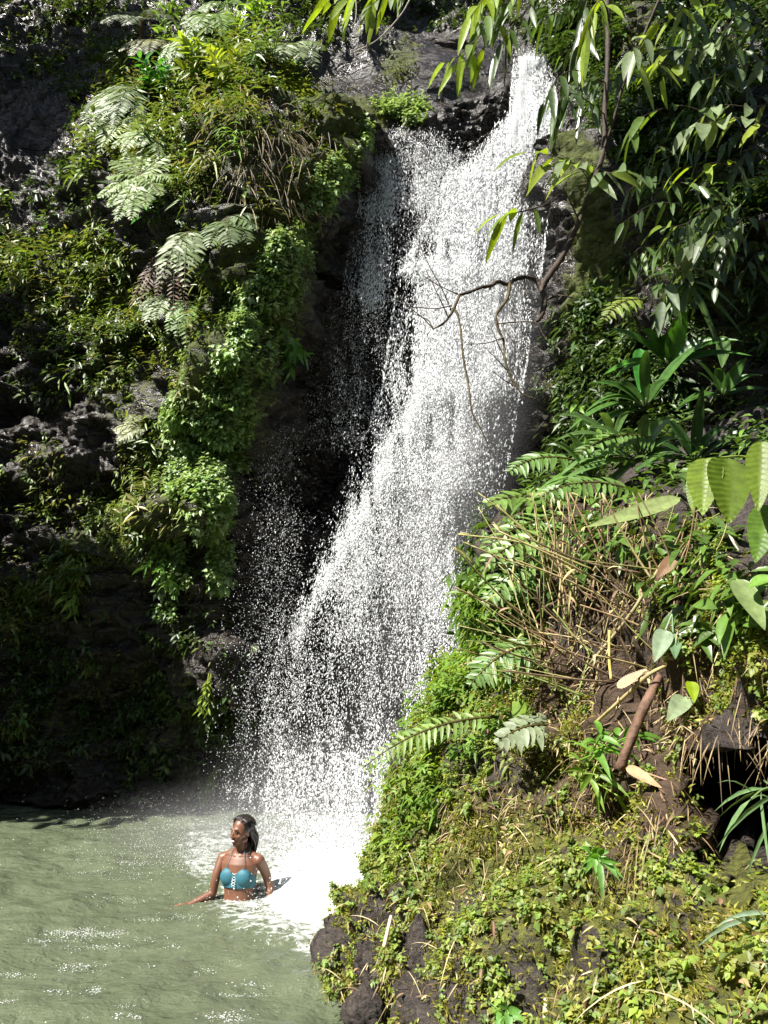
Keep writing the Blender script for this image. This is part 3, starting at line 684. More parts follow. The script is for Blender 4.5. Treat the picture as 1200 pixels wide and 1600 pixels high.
leaves(mb, P, nrm(Nr + rng.normal(size=Nr.shape) * 0.8), rdir(len(P), 1), rng.uniform(0.015, 0.04, len(P)), 0.008, pal(len(P), (0.25,0.27,0.035),(0.34,0.34,0.05),(0.17,0.18,0.025),(0.30,0.24,0.08)), droop=.1)
tag(mb.build('moss', M['leaf']), 'thick olive moss over the near bank', 'moss', kind='stuff')
# litter: dry straw, strips and dead leaves
mb = MB()
LT = [(560,1400,1150,1560,200,.8),(800,1190,1000,1260,90,1.5),(700,1250,820,1300,60,1),(900,1080,1030,1150,80,1.6),(1000,850,1130,960,80,1.4),(640,1380,760,1300,60,1),(830,1000,900,1060,60,.8)]
fl = strokes(LT, bpx, bpy_, .5) * (bV[:, 2] > 0.05) * clump(bV, seed=53, sc=5, lo=1.5)
P, Nr, i = pick(bV, BN, fl, 8500, 0.012)
Dn = nrm(np.array([0, 0, -0.9]) + rng.normal(size=Nr.shape) * 0.75 + Nr * 0.3)
leaves(mb, P + Nr * 0.015, Dn, nrm(Nr + rng.normal(size=Nr.shape) * 0.4), rng.uniform(0.02, 0.09, len(P)), rng.uniform(0.003, 0.008, len(P)),
       pal(len(P), (0.36,0.28,0.14),(0.22,0.13,0.06),(0.45,0.38,0.22),(0.13,0.08,0.04)), st=3, droop=.15)
P, Nr, i = pick(bV, BN, fl, 1000, 0.012)
leaves(mb, P + Nr * 0.015, nrm(rdir(len(P)) + Nr * .3), nrm(Nr + rng.normal(size=Nr.shape) * 0.5), rng.uniform(0.02, 0.06, len(P)), rng.uniform(0.01, 0.02, len(P)),
       pal(len(P), (0.24,0.14,0.07),(0.34,0.24,0.13),(0.15,0.085,0.05)), st=3, droop=.35, fold=.6)
P, Nr, i = pick(bV, BN, fl, 700, 0.015)
leaves(mb, P + Nr * 0.03, nrm(rdir(len(P)) + Nr * .5 + [0, 0, .2]), nrm(Nr + rng.normal(size=Nr.shape) * 0.4), rng.uniform(0.08, 0.24, len(P)), rng.uniform(0.003, 0.006, len(P)), pal(len(P), (0.36,0.28,0.14),(0.22,0.16,0.07),(0.45,0.38,0.22)), st=4, droop=.4)
tag(mb.build('leaf_litter', M['dry']), 'dry straw and dead leaf litter strewn over the bank', 'litter', kind='stuff')
# hanging rootlets and dry grass under the bank's lip and on the ridge
mb = MB()
fr = strokes([(780,1260,1000,1320,70,1),(820,1290,930,1340,40,1),(1060,1250,1100,1300,40,1),(1080,1000,1150,1120,60,.5),(1085,1135,1210,1140,22,3)], bpx, bpy_, .5)
P, Nr, i = pick(bV, BN, fr, 2200, 0.01)
leaves(mb, P + Nr * 0.01, nrm(Nr * 0.5 + [0, 0, -1.0] + rng.normal(size=Nr.shape) * 0.25), Nr, rng.uniform(0.05, 0.2, len(P)), 0.004, pal(len(P), (0.20,0.14,0.07),(0.12,0.08,0.045),(0.33,0.25,0.12)), st=2, droop=.3)
fr = strokes([(390,190,460,230,46,1),(400,260,450,330,40,1),(330,220,360,280,30,.4)], cpx, cpy, .5)
P, Nr, i = pick(cV, CN, fr, 750, 0.04)
leaves(mb, P + Nr * 0.05, nrm(Nr * 0.8 + [0, 0, -0.8] + rng.normal(size=Nr.shape) * 0.4), Nr, rng.uniform(0.10, 0.42, len(P)), 0.010, pal(len(P), (0.17,0.12,0.06),(0.10,0.07,0.04),(0.22,0.18,0.08)), st=3, droop=.6)
tag(mb.build('hanging_roots', M['dry']), 'dry hanging roots and grass under the lips of bank and ridge', 'roots', kind='stuff')

# bright leafy fringe where the bank meets the falls
mb = MB()
fe = strokes([(745,1060,640,1180,50,1),(640,1180,650,1230,40,1),(760,1010,780,960,40,.8),(700,1130,780,1180,50,.6),(620,1330,650,1270,24,.4)], bpx, bpy_, .5) * clump(bV, seed=61, sc=4, lo=1)
P, Nr, i = pick(bV, BN, fe, 1500, 0.02)
sprigs(mb, P, nrm(Nr + np.array([-.5, 0, .3])), 6, 0.16, 0.085, 0.026, lambda k: pal(k, (0.13,0.25,0.035),(0.20,0.33,0.05),(0.10,0.19,0.03),(0.24,0.30,0.06)), droop=.3, st=2)
tag(mb.build('leafy_fringe', M['leaf_thin']), 'fresh green leafy growth fringing the bank beside the falls', 'plants', kind='stuff')
mb = MB()
fe = strokes([(800,880,1000,800,70,.6),(900,740,1000,700,60,1),(850,640,1000,560,60,.3),(780,900,800,980,40,.8),(1050,880,1180,960,60,.35),(1100,740,1200,700,50,.5)], bpx, bpy_, .5) * clump(bV, seed=62, sc=4, lo=.5)
P, Nr, i = pick(bV, BN, fe, 900, 0.03)
sprigs(mb, P, Nr, 6, 0.2, 0.12, 0.04, lambda k: pal(k, (0.08,0.15,0.025),(0.11,0.2,0.03),(0.06,0.11,0.02)), droop=.3, st=2)
tag(mb.build('bank_foliage', M['leaf_gloss']), 'mid green leafy growth filling the top of the bank', 'plants', kind='stuff')

# ================================================================== SINGLE PLANTS
def frond(mb, base, dh, L, rise, droop, npair, plen, pw, col, curl=0.0, st=1, rach=0.006, rcol=(0.12, 0.10, 0.03), prof=None, t0=0.12):
    dh = nrm(np.asarray(dh, float)); t = np.linspace(0, 1, 16)
    side = np.cross(dh, [0, 0, 1.0])
    P = base + dh[None] * (L * (t - 0.12 * t * t))[:, None] + np.array([0, 0, 1.0]) * (L * (rise * t - droop * t * t))[:, None] + side[None] * (curl * L * t * t)[:, None]
    tube(mb, P, [rach, rach * 0.3], rcol, 4)
    tt = np.linspace(t0, 0.985, npair); C = np.stack([np.interp(tt, t, P[:, k]) for k in range(3)], 1)
    T = nrm(np.stack([np.interp(tt, t, nrm(np.gradient(P, axis=0))[:, k]) for k in range(3)], 1))
    Sd = nrm(np.cross(T, [0, -.75, .66])); U = np.cross(Sd, T)
    pf = (np.sin(np.pi * np.clip(0.16 + 0.84 * tt, 0, 1)) ** 0.75 + 0.05) if prof is None else prof(tt)
    for s in (-1, 1):
        D = nrm(Sd * s + T * 0.45 - U * 0.1 + rng.normal(size=C.shape) * 0.05)
        leaves(mb, C, D + rng.normal(size=C.shape) * .08, U + rng.normal(size=C.shape) * 0.2, plen * pf * rng.uniform(.8, 1.15, npair), pw * (0.6 + 0.4 * pf), np.asarray(col) * rng.uniform(0.8, 1.2, (npair, 1)), st=st, droop=0.22, fold=0.12)

def fern(px, py, label, n=7, L=0.7, rise=0.75, droop=0.85, npair=24, plen=0.16, pw=0.035, col=(0.14, 0.22, 0.06), lift=0.05, az=(-180, 0), out=0.1, which=None, name='fern', cat='fern', mat='fern', trunk=0, group=None, st=1, P=None):
    p, nn = hit(px, py, which) if P is None else (np.array(P), np.array([0, -1, 0.]))
    base = p + nn * out
    e = empty(name, base if not trunk else p, label, cat, group)
    if trunk:
        top = p + nn * out + np.array([0, 0, trunk]); m = MB(); tube(m, spline([p - nn * 0.1, p + nn * out * 0.5 + [0, 0, trunk * .4], top]), [0.05, 0.035], (0.09, 0.05, 0.025), 7, 0.2)
        m.build('trunk', M['bark'], e); base = top
    for k in range(n):
        a = math.radians(az[0] + (az[1] - az[0]) * (k + 0.5 + rng.uniform(-.3, .3)) / n); m = MB()
        frond(m, base, (math.cos(a), math.sin(a), 0), L * .82 * rng.uniform(0.75, 1.15), (rise * rng.uniform(.7, 1.2) + .1 + 1.15 * math.sin(a)) , droop * rng.uniform(.8, 1.2), npair, plen, pw, np.array(col) * rng.uniform(0.8, 1.2), rng.uniform(-.15, .15), st=st)
        m.build('frond', M[mat], e)
    return e

FERN_W = (0.17, 0.27, 0.065)
fern(222, 75, 'tree fern with dark narrow fronds standing tallest at the top left of the ridge', 6, .95, .9, .7, 30, .2, .03, (0.10,0.13,0.06), az=(-230, 20), trunk=.5, name='tree_fern', cat='tree fern')
fern(325, 60, 'pale grey green fern arching over like an umbrella at the crest of the ridge', 8, .8, .7, 1.1, 30, .2, .045, FERN_W, trunk=.35, out=.2, az=(-200, 20), name='tree_fern', cat='tree fern')
fern(300, 85, 'pale drooping fern in the middle of the ridge top, below the umbrella shaped one', 6, .75, .55, 1.2, 30, .2, .045, FERN_W, trunk=.2, out=.3, az=(-160, -20))
fern(235, 85, 'brown tinged pale fern on the left shoulder of the ridge top', 6, .7, .5, .95, 28, .18, .04, (0.25,0.26,0.14), out=.25, trunk=.15, az=(-200, 0))
fern(222, 135, 'large grey fern drooping down the left flank of the ridge top', 6, .95, .25, 1.15, 32, .24, .045, (0.16,0.22,0.09), out=.25, az=(-170, -50))
fern(345, 40, 'small pale fern topmost on the ridge, right of the umbrella shaped one', 6, .6, .7, 1.0, 26, .17, .04, FERN_W, out=.2, trunk=.35, az=(-190, 10))
fern(440, 100, 'striped pale fern with broad leaflets above the left end of the rock ledge', 6, .6, .7, 1.0, 14, .22, .05, (0.24,0.30,0.15), out=.15, trunk=.25, az=(-170, 10), st=2)
fern(215, 195, 'bright yellow green feathery fern spreading left in full sun', 8, .8, .45, .7, 30, .2, .04, (0.22,0.30,0.06), out=.2, az=(-230, -30))
fern(245, 215, 'bright feathery fern on the ridge just under the yellow green one', 7, .7, .4, .7, 28, .18, .04, (0.19,0.28,0.07), out=.25, az=(-160, 30))
# the flat umbrella of fronds
def umbrella(px, py):
    p, nn = hit(px, py + 20, 'c'); base = p + nn * 0.42 + np.array([0, 0, 0.1])
    e = empty('tree_fern', p, 'pale flat umbrella of overlapping fern fronds jutting from the ridge', 'tree fern')
    m = MB(); tube(m, spline([p - nn * .1, p + nn * .25 - [0, 0, .05], base]), [.05, .035], (0.08, 0.05, 0.03), 7, .2); m.build('trunk', M['bark'], e)
    for k in range(14):
        a = 2 * math.pi * (k + rng.uniform(-.2, .2)) / 14; m = MB()
        frond(m, base, (math.cos(a), math.sin(a) * 0.9 - .12, 0), .5 * rng.uniform(.85, 1.1), .1 + 1.7 * math.sin(a), .25, 24, .17, .05, (0.26,0.35,0.13), t0=.03)
        m.build('frond', M['fern'], e)
umbrella(262, 268)
fern(348, 335, 'dim arching fern on the shaded middle of the ridge', 6, .6, .5, .8, 16, .2, .045, (0.13,0.19,0.07), out=.15, az=(-90, 40), st=2)
fern(312, 350, 'fern with broad pale leaflets hanging point down on the shaded ridge', 5, .6, .25, 1.1, 14, .19, .05, (0.22,0.29,0.12), out=.2, az=(-140, -60), st=2)
fern(296, 460, 'bright short fern hanging below the others on the ridge', 5, .45, .2, 1.0, 15, .16, .04, (0.18,0.30,0.07), out=.2, az=(-150, -60), st=2)
fern(270, 455, 'small pale fern to the left of the bright short hanging one', 5, .45, .3, .8, 15, .14, .04, (0.2,0.26,0.12), out=.15, az=(-190, -100), st=2)
fern(232, 668, 'pale fern with fronds held out flat to the left halfway up the cliff', 6, .6, .35, .45, 26, .12, .03, (0.3,0.33,0.18), out=.12, az=(-215, -130))
fern(275, 375, 'brown withered fern hanging on the shaded ridge', 5, .6, .1, 1.3, 22, .14, .03, (0.11,0.065,0.035), out=.15, az=(-150, -40), mat='dry')

def sprig_plant(px, py, label, n=5, h=.35, L=.2, W=.04, col=(0.16, 0.26, 0.06), out=.05, lean=(0, -.4, 1), which=None, nl=9, mat='leaf', droop=.5, name='leafy_plant', cat='plant', group=None, spread=.35, st=3, P=None, nv=None):
    p, nn = hit(px, py, which) if P is None else (np.array(P), np.array([0, -1, 0.]))
    e = empty(name, p, label, cat, group)
    for k in range(n):
        d = nrm(np.array(lean) + nn * .4 + rng.normal(size=3) * spread); hh = h * rng.uniform(.6, 1.15)
        tip = p + nn * out + d * hh + np.array([0, 0, -0.1 * hh]); Q = spline([p + rng.normal(size=3) * .02 - nn * .03, p + nn * out * .5 + d * hh * .5, tip], 5)
        m = MB(); tube(m, Q, [.006 * (h / .35) ** .5, .003], np.array(col) * [.8, .7, .6], 5); stem = m.build('stem', M['stem'], e)
        m = MB(); t = np.linspace(.25, 1, nl); C = np.stack([np.interp(t, np.linspace(0, 1, len(Q)), Q[:, j]) for j in range(3)], 1)
        ang = np.arange(nl) * 2.4 + rng.random() * 6; A = nrm(np.cross(d, [0.3, .9, .1])); B = np.cross(d, A)
        D = A * np.cos(ang)[:, None] + B * np.sin(ang)[:, None] + d * (.35 + .5 * t[:, None])
        leaves(m, C, D, d + rng.normal(size=(nl, 3)) * .2, L * rng.uniform(.7, 1.15, nl), W * rng.uniform(.8, 1.2, nl), np.array(col) * rng.uniform(.75, 1.25, (nl, 1)), st=st, droop=droop, fold=.2)
        m.build('foliage', M[mat], stem)
    return e

LG = (0.17, 0.28, 0.05)
sprig_plant(430, 100, 'tall arching leafy stems at the right end of the ridge top, above the pale grass', 4, .7, .26, .045, (0.17,0.27,0.06), nl=11, droop=.7)
sprig_plant(398, 110, 'low arching leafy stems in the middle of the pale topped grass edge', 4, .45, .26, .045, (0.19,0.30,0.07), nl=9, droop=.7)
sprig_plant(468, 118, 'last arching leafy stem before the bare rock ledge', 3, .5, .22, .04, (0.18,0.29,0.07), nl=9, droop=.8)
sprig_plant(400, 45, 'bright yellow green shrub with upright leaves behind the ridge top', 6, .6, .26, .06, (0.22,0.36,0.04), nl=9, droop=.3, mat='leaf_thin')
sprig_plant(385, 65, 'sunlit yellow green shrub just below the brightest one on the ridge top', 5, .5, .24, .06, (0.26,0.38,0.04), nl=8, droop=.3, mat='leaf_thin')
sprig_plant(262, 42, 'upright light green plant beside the dark tree fern', 5, .8, .24, .05, (0.19,0.32,0.05), nl=10, droop=.35)
sprig_plant(268, 95, 'upright light green plant left of centre among the ridge top ferns', 5, .7, .25, .055, (0.2,0.33,0.06), nl=9, droop=.35)
sprig_plant(320, 118, 'yellow green shrub glowing in the middle of the ridge top', 8, .55, .26, .075, (0.24,0.33,0.04), nl=9, droop=.25, mat='leaf_thin')
sprig_plant(350, 132, 'golden green shrub right of the glowing yellow green one', 7, .45, .24, .07, (0.25,0.31,0.04), nl=8, droop=.25, mat='leaf_thin')
sprig_plant(240, 150, 'vivid green broad leaved plant on the left of the ridge top', 7, .5, .22, .09, (0.10,0.30,0.04), nl=8, droop=.25)
sprig_plant(235, 235, 'pale leafy shrub at the left tip of the ridge', 6, .5, .22, .05, (0.22,0.30,0.08), nl=9)
sprig_plant(170, 228, 'light green shrub reaching farthest left from the ridge top', 6, .5, .22, .055, (0.22,0.31,0.07), nl=9, lean=(-.7, -.4, .5))
sprig_plant(290, 258, 'small upright sprig just above the pale fern umbrella', 2, .3, .14, .05, (0.2,0.36,0.07), nl=6)
sprig_plant(362, 205, 'tiny upright sprig in the dark hollow right of the ridge top', 2, .3, .16, .04, (0.16,0.30,0.05), nl=7)
sprig_plant(375, 248, 'arching strap leaved plant hanging in the dark hollow', 4, .35, .3, .035, (0.18,0.32,0.06), nl=6, droop=.9)
sprig_plant(338, 268, 'pale withered drooping tuft left of the dark hollow', 3, .3, .3, .03, (0.25,0.25,0.12), nl=6, droop=1.2, mat='dry')
sprig_plant(228, 345, 'glossy upright leaved plant below the fern umbrella', 5, .5, .38, .06, (0.08,0.24,0.03), nl=6, mat='leaf_gloss')
sprig_plant(205, 320, 'slim arching plant left of the glossy upright one', 4, .5, .26, .04, (0.13,0.22,0.05), nl=8)
sprig_plant(140, 275, 'sunlit small shrub on the dark rock at far left', 5, .3, .18, .06, (0.2,0.28,0.05), nl=8)
sprig_plant(5, 320, 'yellow green tuft at the left edge beside the glistening rock', 4, .3, .16, .05, (0.22,0.34,0.05), nl=8)
sprig_plant(80, 372, 'three leaved green sprig below the glistening rock', 3, .25, .2, .09, (0.12,0.26,0.06), nl=5)
sprig_plant(25, 1140, 'mint green sprig at the left edge just above the dark waterline', 4, .35, .16, .06, (0.16,0.3,0.1), nl=8, lean=(.6, -.5, .5))
sprig_plant(135, 1060, 'pale thin sprig on the dark lower cliff', 3, .35, .16, .035, (0.2,0.25,0.08), nl=8)
sprig_plant(452, 540, 'isolated green plant on the black rock between ridge and falls', 6, .3, .16, .06, (0.13,0.27,0.05), nl=9, lean=(0, -.5, -.2))
sprig_plant(340, 1190, 'lime green moss tongue hanging lowest beside the falls', 9, .5, .1, .03, (0.2,0.30,0.04), nl=14, lean=(0, -.15, -1.2), spread=.12, out=.0)
sprig_plant(328, 1050, 'lime tuft on the rim of the lower left cliff, above the hanging moss tongue', 5, .45, .09, .03, (0.2,0.28,0.04), nl=12, lean=(0, -.15, -1.2), spread=.14, out=0)
sprig_plant(262, 860, 'bright green trailing plant hanging in shadow under the mint creeper', 6, .4, .13, .045, (0.16,0.31,0.06), nl=10, lean=(0, -.3, -1))
sprig_plant(262, 935, 'small green plant lowest of those trailing under the mint creeper', 4, .25, .13, .045, (0.14,0.30,0.07), nl=8, lean=(0, -.3, -.4))
sprig_plant(128, 905, 'bright green trailing plant on the lower edge of the sunny rock at left', 6, .4, .13, .045, (0.18,0.29,0.06), nl=9, lean=(0, -.3, -.8))

# mossy boulder with a grass tuft on the ledge
def boulder(P, r, label, sq=(1, 1, .8), seed=1, moss=.6, sc=3.0):
    th = np.linspace(0, np.pi, 40); ph = np.linspace(0, 2 * np.pi, 61); A, Bq = np.meshgrid(th, ph, indexing='ij')
    D = np.stack([np.sin(A) * np.cos(Bq), np.sin(A) * np.sin(Bq), np.cos(A)], -1).reshape(-1, 3)
    rr = 1 + .22 * fbm(D * 1.1, 2, seed) + .1 * ridged(D * sc, 3, seed + 5)
    V = np.asarray(P) + D * rr[:, None] * r * np.array(sq)
    m = MB(); mo = np.clip(moss * (D[:, 2] * .7 + .6), 0, .62); m.add(V, [grid_faces(40, 61)], np.stack([mo, 0 * mo, .15 + 0 * mo], 1))
    o = m.build('boulder', M['bank'], None, np.asarray(P)); return tag(o, label, 'boulder')
boulder(at(632, 112, 13.3), .42, 'mossy boulder behind the rock ledge at the head of the falls', (1.1, 1, .75), 3, .75)
boulder(at(690, 92, 13.8), .42, 'dark boulder in shade right of the mossy one at the head of the falls', (1.3, 1, .6), 8, .25)
boulder(at(655, 1490, 4.80), .085, 'smooth brown grey rock set in the bank above the pool', (.8, .9, 1.5), 12, .0, 1.6)
boulder(at(585, 1515, 5.05), .075, 'reddish hollowed rock left of the smooth one at the pool edge', (.8, .9, 1.5), 15, .0, 3)
boulder(at(572, 1580, 4.95), .10, 'wet dark rock at the pool edge near the bottom of the bank', (.9, .9, 1.1), 19, .1, 3)
boulder(at(650, 1590, 4.60), .10, 'wet dark rock lowest on the bank, right of its neighbour', (.9, .9, 1.1), 23, .1, 3)
boulder(at(588, 1408, 5.5), .06, 'small round wet stone at the corner of bank and foam', (1, 1, 1), 27, 0, 2)

def grass_tuft(P, label, n=14, L=.4, W=.02, col=(0.14, 0.3, 0.04), droop=.5, spread=.5, lean=(0, 0, 1), name='grass_tuft', mat='leaf_thin', cat='grass tuft', group=None):
    e = empty(name, P, label, cat, group)
    for k in range(n):
        m = MB(); D = nrm(np.array(lean) + rng.normal(size=3) * spread)
        leaves(m, np.array(P)[None], D[None], (nrm(rng.normal(size=3)) + [0, -.4, .4])[None], L * rng.uniform(.6, 1.1), W, np.array(col) * rng.uniform(.8, 1.2), st=7, droop=droop * rng.uniform(.5, 1.3), fold=.2, prof=lambda t: (1 - t) ** .6 * min(1, .5 + 3 * t))
        m.build('blade', M[mat], e)
    return e
grass_tuft(at(648, 90, 13.0), 'lone green grass tuft on the mossy boulder', 9, .35, .04)

# ---------------- right side, broad leaved plants and ferns
def big_leaf(mb, P, D, Nn, L, W, col, droop=.3, fold=.12, corr=0.0, n=22, base=.5, ribs=None):
    """one large leaf as a fine grid, corrugated along its side veins"""
    D = nrm(D); Sd = nrm(np.cross(D, Nn)); Nn = np.cross(Sd, D); ts = np.linspace(0, 1, n); us = np.linspace(-1, 1, 9); V = []
    for t in ts:
        wv = W * .5 * max(.02, math.sin(math.pi * min(1, t ** base)) ** .8)
        for u in us:
            tt = t - .10 * abs(u) * (1 - t) * 0 + 0
            c = corr * W * (math.sin((t * 26 - abs(u) * 2.2) * math.pi) if ribs is None else 0) + (corr * W * math.cos(u * math.pi * ribs) if ribs else 0)
            V.append(np.asarray(P) + D * L * tt + Sd * u * wv + Nn * (abs(u) * wv * fold * 2 + c) + np.array([0, 0, -1]) * L * droop * t * t)
    mb.add(V, [grid_faces(n, 9)], col)

def strap_plant(px, py, label, spec, col=(0.05, 0.13, 0.02), P=None, mat='leaf_gloss', name='broad_leaved_plant', W=.09, ribs=3, which=None, corr=.012):
    """spec: list of (dx, dz, dy, length, droop)"""
    p, nn = hit(px, py, which) if P is None else (np.array(P), np.array([0, -1., 0]))
    e = empty(name, p, label, 'broad leaved plant')
    for dx, dz, dy, L, dr in spec:
        m = MB(); D = nrm([dx, dy, dz]); q = p + D * .06 * L
        tube(m, [p, q + D * .05], [.008, .006], (0.08, 0.12, 0.03), 5)
        big_leaf(m, q, D, [rng.uniform(-.3, .3) - .2, -.75, .8], L, W * rng.uniform(.85, 1.15), np.array(col) * rng.uniform(.75, 1.35), dr, .15, corr, ribs=ribs, base=.7)
        m.build('leaf', M[mat], e)
    return e
def fan(n, a0, a1, L, dr, dy=-.35):
    return [(math.cos(math.radians(a)), math.sin(math.radians(a)), dy + rng.uniform(-.25, .25), L * rng.uniform(.75, 1.15), dr * rng.uniform(.5, 1.4)) for a in np.linspace(a0, a1, n) + rng.uniform(-8, 8, n)]
strap_plant(0, 0, 'dark glossy broad leaved plant with a lit green leaf heart beside the mossy rock', fan(9, 20, 175, .62, .45), (0.06,0.17,0.02), P=at(1045, 575, 7.0), W=.14)
strap_plant(0, 0, 'broad leaved plant with long strap leaves arching left toward the wet rock', fan(8, 60, 190, .70, .55), (0.06,0.14,0.025), P=at(1010, 640, 6.8), W=.09)
strap_plant(0, 0, 'grey green broad leaved plant in the middle of the right hand slope', fan(9, 30, 200, .60, .55), (0.09,0.17,0.045), P=at(1000, 720, 6.2), W=.09)
strap_plant(0, 0, 'dark upright broad leaved plant behind the big yellow green leaves', fan(9, 20, 160, .58, .4), (0.05,0.12,0.03), P=at(1085, 725, 6.6), W=.09)
strap_plant(0, 0, 'glossy broad leaved plant at the foot of the shaded thicket', fan(7, 30, 170, .5, .5), (0.07,0.16,0.03), P=at(1130, 620, 7.6), W=.1)
strap_plant(0, 0, 'light green broad leaved plant above the pair of feathery fronds', fan(7, 70, 200, .48, .5), (0.12,0.22,0.05), P=at(925, 750, 6.2), W=.08)
strap_plant(0, 0, 'long leaved plant drooping over the shaded rock of the right slope', fan(6, 80, 220, .55, .7), (0.10,0.18,0.05), P=at(960, 690, 6.6), W=.07)
strap_plant(0, 0, 'dim hanging leaves below the dark canopy at right', fan(8, 150, 330, .5, .6), (0.07,0.13,0.03), P=at(1075, 440, 7.4), W=.07)

def big_frond(P, dh, L, rise, droop, label, col=(0.17, 0.29, 0.06), npair=17, plen=.18, pw=.032, mat='leaf', curl=0):
    e = empty('fern', P, label, 'fern'); m = MB()
    frond(m, np.array(P), dh, L, rise, droop, npair, plen, pw, col, curl, st=4, rach=.008, prof=lambda t: np.sin(np.pi * (.25 + .72 * t)) ** .6)
    m.build('frond', M[mat], e); return e
big_frond(at(915, 790, 6.1), (-1, -.3, 0), .82, .22, .25, 'ribbed fern frond reaching toward the falls, uppermost of the sunlit fronds', (0.15,0.24,0.05), 13, .17, .06)
big_frond(at(940, 815, 5.8), (-1, -.35, 0), .95, .15, .38, 'feathery frond second from the top, under the ribbed one by the falls', (0.17,0.28,0.06))
big_frond(at(960, 835, 5.6), (-1, -.3, 0), 1.0, .12, .33, 'long feathery frond lying in the middle of the sunlit fronds', (0.18,0.30,0.06))
big_frond(at(950, 850, 5.5), (-1, -.2, 0), .88, .05, .42, 'feathery frond lowest of the sunlit fronds above the reeds', (0.16,0.28,0.05))
big_frond(at(780, 1120, 5.2), (-1, -.15, 0), .85, .0, .30, 'light green drooping frond tip crossing the lower falls', (0.24,0.36,0.10), 20, .1, .02, 'leaf_thin')
big_frond(at(870, 1135, 5.0), (-1, -.5, 0), .42, .2, .35, 'pale grey fern frond lying on the bank below the reeds', (0.25,0.3,0.18), 9, .12, .05, 'fern')
big_frond(at(1010, 470, 7.7), (-1, -.5, 0), .6, .0, .5, 'yellow green frond hanging beside the mossy rock face', (0.24,0.32,0.06), 16, .14, .03, 'leaf_thin')
big_frond(at(1140, 290, 7.6), (1, -.5, 0), .5, .2, .3, 'small lit frond in the dark canopy at the right edge', (0.2,0.3,0.06), 9, .14, .035, 'leaf_thin')

for (x_, y_, Y_, L_, r_, dr_, lb) in ((1000, 770, 5.6, .8, .3, .4, 'dark feathery frond arching over the middle of the right slope'), (880, 900, 5.7, .6, .15, .45, 'short feathery frond reaching left below the sunlit group'), (1040, 690, 6.2, .8, .25, .45, 'feathery frond among the broad leaved plants of the right slope'), (900, 720, 6.4, .6, .2, .4, 'narrow frond above the ribbed one near the wet rock'), (850, 1010, 5.2, .5, .1, .5, 'green frond drooping left out of the reeds')):
    big_frond(at(x_, y_, Y_), (-1, -.3, 0), L_, r_, dr_, lb, (0.12,0.22,0.045), 18, .15, .03)
# fan palm leaf
def fan_palm():
    P = at(775, 985, 6.0); e = empty('palm', P, 'pleated green fan palm leaf between reeds and falls', 'palm')
    for (c, L, a0, a1, dy) in (((790, 940), .42, -35, 60, -.3), ((760, 1010), .35, -20, 75, -.2)):
        q = at(c[0] - 5, c[1] + 10, 6.0) if True else P
        m = MB()
        for a in np.linspace(a0, a1, 15):
            D = nrm([math.cos(math.radians(a)), dy, math.sin(math.radians(a))])
            leaves(m, q[None], D[None], np.array([[.1, -1, .6]]), L, .05, np.array((0.07,0.24,0.04)) * rng.uniform(.7, 1.4), st=6, droop=.05, fold=.45, prof=lambda t: min(1, t * 1.6) * (1 - max(0, t - .75) * 2.5))
        m.build('leaf', M['leaf_gloss'], e)
    m = MB(); tube(m, spline([P + [.3, .1, -.3], P + [.1, 0, -.1], at(785, 950, 6.0)]), .006, (0.1, 0.14, 0.04), 5); m.build('stem', M['stem'], e)
fan_palm()

# big yellow green leaves at the right edge
def big_leaf_plant():
    R = at(1230, 790, 3.55)
    e = empty('large_leaved_plant', R, 'plant with very large quilted yellow green leaves at the right edge of the bank', 'plant')
    J = at(1115, 716, 3.4); m = MB(); tube(m, spline([R, at(1210, 735, 3.5), at(1165, 714, 3.45), J]), [.006, .004], (0.2, 0.26, 0.05), 6); m.build('stem', M['stem'], e)
    for (a, b, W, Y, col, nn) in (((1104,716),(1098,806),.13,3.42,(0.17,0.25,0.02),(-.5,-.9,.3)),((1133,716),(1138,820),.165,3.36,(0.13,0.20,0.02),(.1,-1,.4)),((1088,735),(1083,800),.07,3.5,(0.14,0.22,0.02),(-.8,-.6,.2)),
                             ((1190,690),(1185,800),.10,3.3,(0.15,0.22,0.02),(-.4,-.9,.3)),((1200,790),(1180,880),.11,3.3,(0.12,0.22,0.03),(-.3,-.9,.3))):
        A = at(a[0], a[1], Y); B = at(b[0], b[1], Y - .12); m = MB(); D = B - A; L = np.linalg.norm(D)
        big_leaf(m, A, D, nn, L, W, col, .0, .14, .010, n=110, base=.62); m.build('leaf', M['leaf_thin'], e)
big_leaf_plant()
def one_leaf(a, b, W, Y0, Y1, col, label, droop=0, nn=(0, -.8, .7), mat='leaf', ribs=4, corr=.015, name='leaf', base=.6, fold=.12, stem=None):
    A = at(a[0], a[1], Y0); B = at(b[0], b[1], Y1); e = empty(name, A, label, 'leaf' if 'leaf' in name else 'plant'); m = MB(); D = B - A
    big_leaf(m, A, D, nn, np.linalg.norm(D), W, col, droop, fold, corr, n=30, ribs=ribs, base=base); m.build('blade', M[mat], e)
    if stem is not None:
        m = MB(); tube(m, spline([A, *[at(*s) for s in stem]]), .004, np.array(col) * .8, 5); m.build('stem', M['stem'], e)
    return e
one_leaf((1062,778),(915,838),.10,4.3,4.2,(0.24,0.30,0.11),'long pleated pale green leaf arching left over the reeds',-.08, stem=[(1085, 800, 4.4)], name='long_leaf')
one_leaf((1150,905),(1195,985),.09,3.2,3.0,(0.20,0.27,0.10),'pale folded leaf with a pink edge hanging at the right edge',.0,name='hanging_leaf')
one_leaf((1170,915),(1215,900),.07,3.1,3.0,(0.16,0.3,0.05),'oval green leaf at the right edge beside the folded one',.1,name='oval_leaf')
